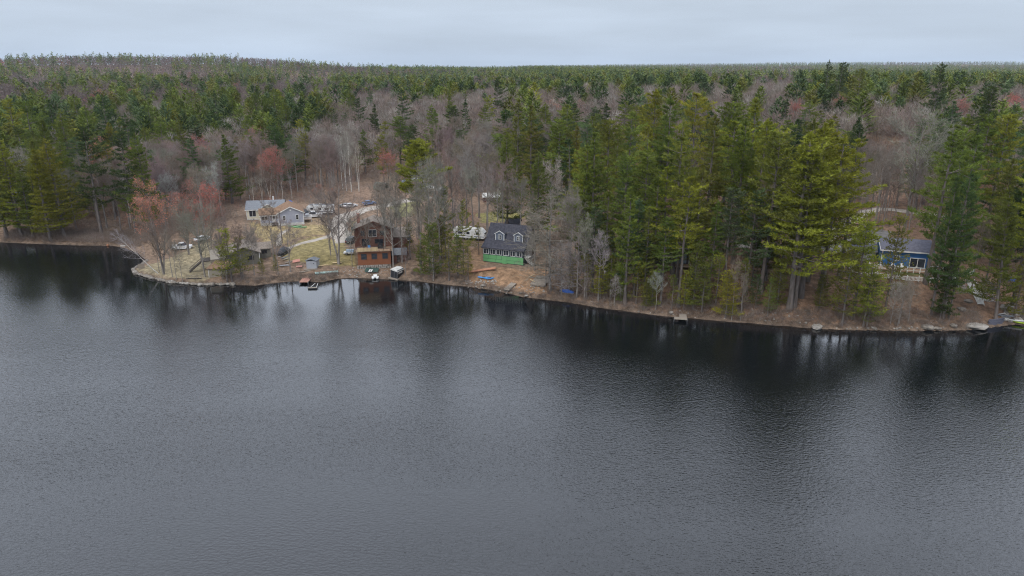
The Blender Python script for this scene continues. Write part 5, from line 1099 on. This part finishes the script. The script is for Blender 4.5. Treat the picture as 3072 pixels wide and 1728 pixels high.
def slab(px, py, w_, d, th, rz, mat, name, label, cat, tilt=0.0, lift=0.05, planks=0):
    o = thing(name, label, cat, at(px, py, lift), rz); q = o.location + Matrix.Rotation(rz, 3, 'Z') @ Vector((w_/2, d/2, 0))
    nrm = Vector((gz(q.x - 1, q.y) - gz(q.x + 1, q.y), gz(q.x, q.y - 1) - gz(q.x, q.y + 1), 2)).normalized()
    o.location.z = gz(q.x, q.y) + lift - (nrm.x * (o.location.x - q.x) + nrm.y * (o.location.y - q.y)) / nrm.z
    o.rotation_euler = (Vector((0, 0, 1)).rotation_difference(nrm) @ Matrix.Rotation(rz, 3, 'Z').to_quaternion()).to_euler()
    if planks:
        for k in range(planks): link('plank', cached(('pl', name, mat, w_, d, planks), lambda: MB().box(0.015, w_ / planks - 0.015, 0, d, 0, th).mesh('plank', M[mat])), o, (k * w_ / planks, 0, 0))
        part(o, 'joist', M[mat], lambda m: (m.box(0, w_, 0.1, 0.25, -th * 1.2, -0.002), m.box(0, w_, d - 0.25, d - 0.1, -th * 1.2, -0.002)))
    else:
        part(o, 'board', M[mat], lambda m: m.box(0, w_, 0, d, 0, th)); part(o, 'batten', M['oldwood'], lambda m: (m.box(0.05, w_ - 0.05, 0.05, 0.15, -0.08, -0.002), m.box(0.05, w_ - 0.05, d - 0.15, d - 0.05, -0.08, -0.002)))
    return o
slab(878, 790, 1.8, 1.6, 0.05, 0.25, 'redtarp', 'plywood_sheet', 'faded red plywood sheet lying on the lawn', 'plywood', 0.1, 0.15); slab(888, 804, 1.5, 0.9, 0.05, 0.2, 'redtarp', 'plywood_sheet', 'second red board nearer the shed', 'plywood', 0.15, 0.15)
slab(946, 828, 5.6, 0.8, 0.28, R(24), 'teal', 'dock_section', 'long faded teal dock section lying on the bank', 'dock section', 0.0, 0.2)
slab(1510, 878, 1.5, 3.4, 0.12, R(-33), 'oldwood', 'plank_ramp', 'weathered plank ramp leading into the water below the green house', 'ramp', 0.2, 0.3, 6)
h = slab(1592, 858, 3.3, 4.2, 0.16, R(-24), 'oldwood', 'wooden_raft', 'square weathered swim raft drawn up on the bank', 'raft', 0.12, 0.35, 9)
part(h, 'frame', M['oldwood'], lambda m: (m.box(-0.1, 0.02, -0.05, 4.25, -0.15, 0.22), m.box(3.28, 3.4, -0.05, 4.25, -0.15, 0.22), m.box(0.02, 3.28, -0.1, 0.0, -0.15, 0.2), m.box(0.02, 3.28, 4.2, 4.3, -0.15, 0.2)))
o = slab(1590, 848, 1.7, 0.14, 0.08, R(-55), 'newwood', 'loose_plank', 'pale new plank lying across the swim raft', 'plank', 0, 0.75); slab(1588, 842, 1.9, 0.14, 0.08, R(40), 'newwood', 'loose_plank', 'second pale plank crossing the first on the raft', 'plank', 0, 0.85)
slab(1402, 828, 7.2, 0.7, 0.2, R(-10), 'orangeboard', 'timber_edging', 'long orange-brown timber edging on the slope below the green house', 'timber', 0.05, 0.2)
slab(1415, 575, 4.0, 0.3, 0.3, 0.1, 'oldwood', 'timber_edging', 'grey beam lying at the edge of the back lawn', 'timber', 0, 0.1)
h = thing('kayak', 'pair of blue kayaks lying below the timber edging', 'kayak', at(1452, 836, 0.1), R(-6))
def kayak_mesh(mat, L=3.2, Wd=0.7):
    def f():
        m = MB(); rings = []
        for i in range(9):
            u = i / 8; k = max(0.04, math.sin(math.pi * u) ** 0.7); up = 0.12 * (2 * u - 1) ** 2
            rings.append([((u - 0.5) * L, -Wd/2 * k, 0.2 + up), ((u - 0.5) * L, -Wd * 0.3 * k, 0.03 + up), ((u - 0.5) * L, Wd * 0.3 * k, 0.03 + up), ((u - 0.5) * L, Wd/2 * k, 0.2 + up), ((u - 0.5) * L, Wd * 0.25 * k, 0.34 + up), ((u - 0.5) * L, -Wd * 0.25 * k, 0.34 + up)])
        m.loft(rings); return m.mesh('hull', M[mat])
    return cached(('kay', mat, L, Wd), f)
def kayak(px, py, rz, mat, label, L=3.2, dz=0.05, obj=None):
    h = obj or thing('kayak', label, 'kayak', at(px, py, dz), rz, 'kayaks'); link('hull', kayak_mesh(mat, L), h); part(h, 'cockpit', M['black'], lambda m: m.box(-0.45, 0.45, -0.2, 0.2, 0.33, 0.38)); return h
h['label'] = 'blue kayak lying below the orange-brown timber edging'; kayak(0, 0, 0, 'chairblue', '', 3.0, obj=h)
kayak(1468, 838, R(8), 'chairblue', 'second blue kayak lying just right of the first below the green house', 2.4); kayak(885, 681, R(4), 'kayakgreen', 'green canoe lying against the lavender house skirting', 4.2); kayak(900, 684, R(2), 'kayakgreen', 'second green canoe nearest the lawn by the lavender house', 4.0)
kayak(3062, 976, R(-35), 'lime', 'lime green kayak at the right end of the shore', 3.2, 0.4); kayak(3034, 966, R(-32), 'offwhite', 'grey-white rowboat beside the lime kayak', 4.0, 0.3); kayak(3010, 952, R(-28), 'rfgrey', 'grey skiff above the white rowboat', 3.2, 0.2)
# scattered timber near the storage shed
for i, (px, py, rz, L, mat, lab) in enumerate([(858,792,0.9,3.2,'oldwood','grey log leaning in the brush left of the red plywood'),(900,820,0.5,3.0,'oldwood','bleached log on the bank left of the brown dock'),(912,812,0.05,3.6,'oldwood','straight weathered pole lying below the storage shed'),(950,802,0.45,3.0,'newwood','pale lumber leaning right of the storage shed'),(846,778,1.0,3.6,'rfgrey','stack of grey boards beside the tarped boat'),(852,782,0.9,3.0,'oldwood','brown boards beside the grey stack'),(840,800,0.1,2.6,'metal','metal rack of pipes at the brush edge'),(1000,792,0.2,2.2,'newwood','pale scrap timber at the bank below the twin-trunk tree'),(872,858,0.02,4.2,'oldwood','long pole floating at the water edge left of the dock'),(362,741,0.05,3.0,'offwhite','pale log at the water edge of the far left cove')]):
    h = thing('timber', lab, 'timber', at(px, py, 0.15), rz, 'scattered timber')
    for k in range(3): part(h, 'pole', M[mat], lambda m: m.tube([(-0.1 * k, 0.16 * k, 0.1), (L - 0.3 * k, 0.16 * k + 0.1, 0.1 + 0.05 * k)], 0.075, 6))
# docks
def dock(px, py, rz, w_, L, mat, label, planks, posts=True, z=0.5, head=None):
    x, y = P(px, py, z); h = thing('dock', label, 'dock', (x, y, z), rz, 'docks')
    for k in range(planks): link('plank', cached(('dk', mat, w_, L, planks), lambda: MB().box(-w_/2, w_/2, 0.012, L / planks - 0.012, 0, 0.06).mesh('plank', M[mat])), h, (0, -L + k * L / planks, 0))
    part(h, 'stringer', M['oldwood'], lambda m: (m.box(-w_/2 + 0.05, -w_/2 + 0.15, -L, 0, -0.2, -0.003), m.box(w_/2 - 0.15, w_/2 - 0.05, -L, 0, -0.2, -0.003)))
    if head:
        hw, hl, ox = head
        for k in range(5): link('plank', cached(('dkh', mat, hw, hl), lambda: MB().box(-hw/2, hw/2, 0.012, hl / 5 - 0.012, 0.005, 0.065).mesh('plank', M[mat])), h, (ox, -L - hl + k * hl / 5, 0))
    for xx, yy in ((-w_/2, -L), (w_/2, -L)) if not head else ((ox - hw/2, -L - hl * 0.8), (ox + hw/2, -L - hl * 0.8)):
        link('leg', cached('dleg', lambda: MB().tube([(0, 0, -1.6), (0, 0, 0.25)], 0.05, 6).mesh('leg', M['metal'])), h, (xx, yy, 0))
    return h
dock(921, 834, R(3), 2.1, 3.6, 'redwood', 'small red-brown plank dock on the left shore', 10)
x, y = P(938, 862, 0.3); h = thing('floating_dock', 'dark floating dock frame beside the red-brown dock', 'dock', (x, y, 0.25), 0.08)
part(h, 'float', M['black'], lambda m: m.box(-1.0, 1.0, -0.5, 0.6, -0.3, 0.0)); part(h, 'deck', M['oldwood'], lambda m: m.box(-1.0, 1.0, -0.5, 0.0, 0.002, 0.1)); part(h, 'frame', M['offwhite'], lambda m: (m.tube([(0.9, -0.3, 0.05), (0.95, 1.6, 0.5)], 0.06, 5), m.tube([(-0.5, 0.2, 0.05), (0.3, 1.8, 0.5)], 0.06, 5)))
dock(2048, 936, R(-12), 1.5, 3.4, 'oldwood', 'grey weathered T-shaped dock below the dark cabin', 9, z=0.55, head=(2.6, 1.5, -0.5))
h = thing('ladder_frame', 'thin rusty pipe frame standing on the bank behind the grey dock', 'frame', at(2055, 925)); part(h, 'pipe', M['redwood'], lambda m: (m.tube([(0, 0, -0.2), (0, 0, 1.8), (1.4, 0, 1.8), (1.4, 0, -0.2)], 0.03, 5)))
# pedal boat, tarp, shelter below the brown house
x, y, z = ground(1126, 834); h = thing('pedal_boat', 'white pedal boat pulled up at the water below the brown house', 'pedal boat', (x, y, max(z, 0.1)), R(8))
for sx in (-0.5, 0.5): part(h, 'pontoon', M['white'], lambda m: m.loft([[(sx - 0.3 * k, v, 0.05), (sx + 0.3 * k, v, 0.05), (sx + 0.36 * k, v, 0.38), (sx - 0.36 * k, v, 0.38)] for v, k in ((-1.1, 0.5), (-0.8, 0.95), (0.5, 1.0), (0.9, 0.8))]))
part(h, 'deck', M['offwhite'], lambda m: m.box(-0.5, 0.5, -0.7, 0.7, 0.3, 0.42)); part(h, 'seat', M['white'], lambda m: (m.box(-0.45, 0.45, 0.35, 0.5, 0.42, 0.85), m.box(-0.45, 0.45, -0.1, 0.35, 0.42, 0.52)))
h = slab(1094, 826, 3.3, 2.2, 0.04, 0.02, 'darkgreen', 'ground_tarp', 'dark green tarp spread on the slope below the brown house', 'tarp', 0.32, 0.35)
for i, px in enumerate((1105, 1111)): slab(px, 823, 0.32, 1.0, 0.08, -0.25, 'offwhite', 'paddle_board', ('left' if i == 0 else 'right') + ' one of two short white boards on the green tarp', 'board', 0.32, 0.62)
x, y, z = ground(1172, 834); h = thing('dock_shelter', 'black-walled dock shelter with white roof tilted at the shore', 'shelter', (x, y, 0.5), R(18))
part(h, 'wall', M['black'], lambda m: m.box(0, 1.9, 0, 2.8, 0.0, 2.0)); part(h, 'roof', M['offwhite'], lambda m: m.prism([(-0.12, 1.95), (2.0, 1.75), (2.0, 1.85), (0.95, 2.25), (-0.12, 2.1)], -0.12, 2.92, 'y')); part(h, 'corner_post', M['metal'], lambda m: [m.box(a - 0.03, a + 0.03, -0.03, 0.03, -0.1, 1.95) for a in (0, 1.0, 1.9)]); part(h, 'platform', M['oldwood'], lambda m: m.box(-0.3, 2.3, -0.6, 3.0, -0.25, -0.003)); part(h, 'window', M['offwhite'], lambda m: m.box(1.9, 1.92, 0.5, 2.2, 1.1, 1.5)); h.rotation_euler = (0, R(6), R(-25))
h = thing('utility_trailer', 'flat trailer with pale blue cover beside the brown house', 'trailer', at(1030, 766, 0.1), 0.05)
part(h, 'bed', M['offwhite'], lambda m: m.box(0, 2.6, 0, 1.6, 0.35, 0.65)); part(h, 'cover', M['paleblue'], lambda m: m.prism([(0.3, 0.655), (1.5, 0.655), (1.35, 1.2), (0.5, 1.15)], 0.7, 2.6, 'x')); wheel(h, 0.9, 0.0, 0.3, 0.3, 0.18); wheel(h, 0.9, 1.6, 0.3, 0.3, 0.18)
# deck furniture
def chair(loc, rz, mat, label, group):
    h = thing('deck_chair', label, 'chair', loc, rz, group)
    part(h, 'seat', M[mat], lambda m: m.prism([(-0.45, 0.40), (0.2, 0.28), (0.2, 0.33), (-0.45, 0.45)], -0.28, 0.28, 'x')); part(h, 'backrest', M[mat], lambda m: m.prism([(0.15, 0.28), (0.5, 1.15), (0.55, 1.13), (0.22, 0.26)], -0.3, 0.3, 'x'))
    for sx in (-1, 1):
        part(h, 'armrest', M[mat], lambda m: m.box(sx * 0.36 - 0.08, sx * 0.36 + 0.08, -0.5, 0.3, 0.6, 0.65)); part(h, 'leg', M[mat], lambda m: m.box(sx * 0.33 - 0.03, sx * 0.33 + 0.03, -0.46, -0.36, 0, 0.6)); part(h, 'leg', M[mat], lambda m: m.box(sx * 0.33 - 0.03, sx * 0.33 + 0.03, 0.2, 0.3, 0, 0.6))
    return h
BR = [o for o in bpy.data.objects if o.name == 'brown_house'][0]
chair(local(BR, 2.9, 0.4, 3.3 + 0.16), BR.rotation_euler[2], 'chairblue', 'bright blue chair on the brown house deck', 'deck chairs')
ar = HB.rotation_euler[2]
chair(local(HB, 2.35, -1.4, 0.28), ar + 0.2, 'white', 'left white chair on the blue house deck', 'white deck chairs'); chair(local(HB, 4.0, -1.4, 0.28), ar - 0.15, 'white', 'right white chair on the blue house deck', 'white deck chairs')
h = thing('side_table', 'low white table between the two white deck chairs', 'table', local(HB, 3.2, -1.5, 0.28), ar); part(h, 'table_top', M['white'], lambda m: m.box(-0.25, 0.25, -0.25, 0.25, 0.42, 0.46))
for sx in (-0.2, 0.2):
    for sy in (-0.2, 0.2): part(h, 'leg', M['white'], lambda m: m.box(sx - 0.025, sx + 0.025, sy - 0.025, sy + 0.025, 0, 0.42))
h = thing('deck_grill', 'black covered grill on the brown house deck', 'grill', local(BR, 5.6, 2.4, 3.3 + 0.16), 0.1); part(h, 'cover', M['black'], lambda m: m.prism([(-0.7, 0), (0.7, 0), (0.6, 1.0), (0.3, 1.2), (-0.3, 1.2), (-0.6, 1.0)], -0.3, 0.3, 'y')); part(h, 'lid_handle', M['metal'], lambda m: m.tube([(-0.2, -0.34, 0.8), (0.2, -0.34, 0.8)], 0.02, 5))
# white picket fence below the blue house and stairs to the water
def picket_fence(pts, label):
    w0 = [Vector(ground(*p)) for p in pts]; h = thing('picket_fence', label, 'fence', tuple(w0[0])); o0 = w0[0]
    pk = cached('pick', lambda: MB().box(-0.045, 0.045, -0.02, 0.02, 0.08, 0.95).mesh('picket', M['white'])); po = cached('fpo', lambda: MB().box(-0.08, 0.08, -0.08, 0.08, -0.3, 1.2).mesh('post', M['white']))
    for i in range(len(w0) - 1):
        a, b_ = w0[i], w0[i + 1]; d = b_ - a; L = d.length; az = math.atan2(d.y, d.x); n = max(1, round(L / 2.2))
        for k in range(n + 1): q = a + d * k / n; link('post', po, h, tuple(Vector((q.x, q.y, gz(q.x, q.y))) - o0), az)
        for k in range(n):
            p0, p1 = a + d * k / n, a + d * (k + 1) / n; p0.z, p1.z = gz(p0.x, p0.y), gz(p1.x, p1.y)
            for zz in (0.12, 0.88): part(h, 'rail', M['white'], lambda m: m.tube([tuple(p0 - o0 + Vector((0, 0, zz))), tuple(p1 - o0 + Vector((0, 0, zz)))], 0.045, 4))
            for j in range(1, 9): q = p0 + (p1 - p0) * j / 9; link('picket', pk, h, tuple(q - o0), az)
    return h
picket_fence([(2557,816),(2600,826),(2660,835),(2720,842),(2790,848)], 'white picket fence along the lawn edge below the blue house'); picket_fence([(2528,770),(2545,800),(2557,816)], 'white fence running up the slope at the left of the blue house lawn'); picket_fence([(2906,832),(2922,818)], 'short white fence panel above the white stairway')
h = thing('stone_terrace', 'pale stone terrace at the right of the blue house', 'terrace', at(2790, 838, 0.1), 0.1)
for i in range(4):
    for j in range(3): link('paving_slab', cached('pvs', lambda: MB().box(0.02, 1.66, 0.02, 1.66, -0.5, 0.06).mesh('paving_slab', M['offwhite'])), h, (i * 1.7, j * 1.7, 0.12 * j))
part(h, 'railing', M['white'], lambda m: (m.tube([(0, 5.2, 1.2), (6.8, 5.2, 1.2)], 0.05, 4), *[m.box(k - 0.05, k + 0.05, 5.15, 5.25, 0, 1.2) for k in (0.1, 1.8, 3.5, 5.2, 6.7)]))
def stairway(p0, p1, w_, n, mat, label, name='stairway', rail=True):
    a = Vector(at(*p0, 0.3)); b_ = Vector(at(*p1, 0.25)); d = b_ - a; az = math.atan2(d.y, d.x); L = math.hypot(d.x, d.y); h = thing(name, label, 'stairs', tuple(a), az); dz = d.z
    for k in range(n): link('tread', cached(('tr', L, n, w_, mat), lambda: MB().box(0.01, L / n * 0.92, -w_/2, w_/2, -0.06, 0.0).mesh('tread', M[mat])), h, (L * k / n, 0, dz * (k + 0.5) / n))
    for sy in (-w_/2 - 0.04, w_/2 + 0.04):
        part(h, 'stringer', M[mat], lambda m: m.prism([(0, -0.25), (L, dz - 0.25), (L, dz + 0.02), (0, 0.02)], sy - 0.03, sy + 0.03, 'y'))
        if rail:
            part(h, 'handrail', M['white'], lambda m: m.tube([(0, sy, 0.95), (L, sy, dz + 0.95)], 0.05, 4))
            for k in range(0, n + 1, 4): link('post', cached('stp', lambda: MB().box(-0.05, 0.05, -0.05, 0.05, -0.3, 0.95).mesh('post', M['white'])), h, (L * k / n, sy, dz * k / n))
    return h
stairway((2910, 852), (2943, 916), 1.1, 18, 'offwhite', 'long white stairway down the bank right of the blue house'); stairway((3005, 943), (3026, 962), 1.3, 6, 'offwhite', 'short white steps down to the boats', rail=False)
h = thing('retaining_wall', 'grey block retaining wall at the shore beside the lower steps', 'wall', at(2968, 975, 0.0), R(4))
for r_ in range(5):
    for k in range(9): link('block', cached('blk', lambda: MB().box(0.01, 0.43, 0, 0.3, 0.01, 0.23).mesh('block', M['rfslate'])), h, (k * 0.44 - (r_ % 2) * 0.22, 0.02 * r_ + 0.004 * k * k * 3, -0.1 + r_ * 0.24), 0.06 * k)
# canopies and carport beyond the drive
x, y, z = ground(1128, 566); h = thing('arched_carport', 'dark green arched fabric carport beside the woods', 'carport', (x, y, z), R(-12))
arc = [(math.cos(a) * 1.7, 2.6 * math.sin(a)) for a in np.linspace(0, math.pi, 9)]
part(h, 'canopy', M['camo'], lambda m: m.loft([[(xx_ * L_ + 0, 0, 0) for xx_ in ()] or [(L_, a, b_) for a, b_ in arc] for L_ in (0, 1.2, 2.4, 3.6, 4.8)], cap=False)); part(h, 'end_wall', M['darkgreen'], lambda m: m.prism([(a * 0.97, b_ * 0.97) for a, b_ in arc], 0.05, 0.12, 'x')); part(h, 'frame', M['metal'], lambda m: m.tube([(4.8, a, b_) for a, b_ in arc], 0.05, 5, cap=False)); h.rotation_euler = (0, 0, R(-25))
def tent(px, py, rz, w_, d, hh, mat, label):
    h = thing('canopy_tent', label, 'canopy', at(px, py), rz, 'canopy tents'); part(h, 'canopy', M[mat], lambda m: (m.prism([(-w_/2, hh), (w_/2, hh), (w_/2, hh + 0.1), (0, hh + 0.9), (-w_/2, hh + 0.1)], -d/2, d/2, 'y')))
    for sx in (-1, 1):
        for sy in (-1, 1): link('leg', cached(('tl', hh), lambda: MB().tube([(0, 0, -0.2), (0, 0, hh)], 0.05, 5).mesh('leg', M['metal'])), h, (sx * (w_/2 - 0.1), sy * (d/2 - 0.1), 0))
    return h
tent(1248, 560, 0.3, 5.5, 5, 2.3, 'white', 'large white canopy tent behind the broad yellow-green pine'); tent(1285, 580, 0.2, 5, 4, 2.0, 'offwhite', 'white canopy tent in front of the large one'); tent(1214, 562, 0.1, 2.4, 2.4, 2.1, 'paleblue', 'small blue-grey canopy left of the white tents'); tent(1320, 585, -0.2, 3.5, 3, 1.8, 'offwhite', 'low off-white canopy right of the other tents')
h = thing('refuse_bin', 'dark green wheeled bin on the grass behind the black SUV', 'bin', at(1058, 692)); part(h, 'body', M['darkgreen'], lambda m: m.loft([[(-0.25, -0.25, 0), (0.25, -0.25, 0), (0.25, 0.25, 0), (-0.25, 0.25, 0)], [(-0.32, -0.32, 1.0), (0.32, -0.32, 1.0), (0.32, 0.32, 1.0), (-0.32, 0.32, 1.0)]])); part(h, 'lid', M['black'], lambda m: m.box(-0.34, 0.34, -0.36, 0.34, 1.002, 1.08))
h = thing('float_buoy', 'small orange float at the water edge of the left cove', 'buoy', (*P(323, 736, 0.15), 0.1)); part(h, 'ball', M['orangeboard'], lambda m: m.loft([[(math.cos(a) * r_, math.sin(a) * r_, z_) for a in np.linspace(0, 6.28, 9)[:-1]] for r_, z_ in ((0.15, -0.3), (0.35, 0), (0.35, 0.2), (0.12, 0.5))])); part(h, 'ring', M['metal'], lambda m: m.tube([(0, 0, 0.5), (0, 0, 0.65)], 0.04, 5)); bpy.data.materials['orange_brown_board']

# ------------------------------------------------------------------ tree labels: which one is it
from collections import defaultdict
def zone(px, d):
    if d < 235:
        if px < 300: return 'on the left shore'
        if px < 730: return 'around the grassy point'
        if px < 1060: return 'near the lavender house'
        if px < 1240: return 'beside the brown house'
        if px < 1440: return 'between the brown house and the white trailer'
        if px < 1660: return 'around the green house'
        if px < 1950: return 'on the slope right of the green house'
        if px < 2120: return 'around the dark cabin'
        if px < 2500: return 'on the slope left of the blue house'
        if px < 2820: return 'around the blue house'
        return 'at the far right shore'
    r_ = 'in the woods ' if d < 300 else 'deeper in the woods '
    if px < 300: return r_ + 'behind the left shore'
    if px < 700: return r_ + 'behind the grassy point'
    if px < 1060: return r_ + 'behind the lavender house'
    if px < 1300: return r_ + 'behind the carport'
    if px < 1660: return r_ + 'behind the green house'
    if px < 2120: return r_ + 'behind the dark cabin'
    if px < 2500: return r_ + 'left of the blue house'
    return r_ + 'behind the blue house'
KW = {'pine': 'pine', 'young': 'young pine', 'hemlock': 'feathery hemlock', 'broad': 'broad pine', 'bare': 'leafless tree', 'open': 'spreading leafless tree', 'birch': 'white birch', 'maple': 'maple', 'snag': 'dead conifer'}
ORD = ['leftmost'] + [w_ + ' from left' for w_ in 'second third fourth fifth sixth seventh eighth ninth tenth eleventh twelfth'.split()]
groups = defaultdict(list)
for (o, kind, tn, X, Y, H, lab) in TREES:
    px, py = project(X, Y, o.location.z + H * 0.6); o['category'] = CATS[kind]
    zn = zone(px, math.hypot(X, Y)); size = 'tall' if H > 26 else ('small' if H < 11 else '')
    if lab: o['label'] = lab; o['group'] = KW[kind] + ' trees ' + zn; continue
    col = WORDS[tn] if kind not in ('birch',) else ''
    txt = ' '.join(q for q in (size, col, KW[kind], zn) if q)
    groups[txt].append((px, o))
for txt, lst in groups.items():
    lst.sort(key=lambda q: q[0])
    for i, (px, o) in enumerate(lst):
        o['label'] = txt if len(lst) == 1 or len(lst) > 12 else txt + ', ' + ORD[i]
        o['group'] = txt + ' (trees)' if len(lst) > 1 else txt.split(' ', 1)[1] + ' trees'

# ------------------------------------------------------------------ air
mh = bpy.data.materials.new('haze'); mh.use_nodes = True; t = mh.node_tree; t.nodes.remove(t.nodes['Principled BSDF'])
pv = t.nodes.new('ShaderNodeVolumePrincipled'); pv.inputs['Color'].default_value = (0.72, 0.84, 1.0, 1); pv.inputs['Density'].default_value = 0.000042; pv.inputs['Anisotropy'].default_value = 0.2
t.links.new(pv.outputs[0], t.nodes['Material Output'].inputs['Volume'])
m = MB().box(-6500, 6500, -400, 6300, -5.5, 125); hz = m.build('haze', mh); hz['kind'] = 'stuff'; hz['label'] = 'thin blue haze over the distant hills'
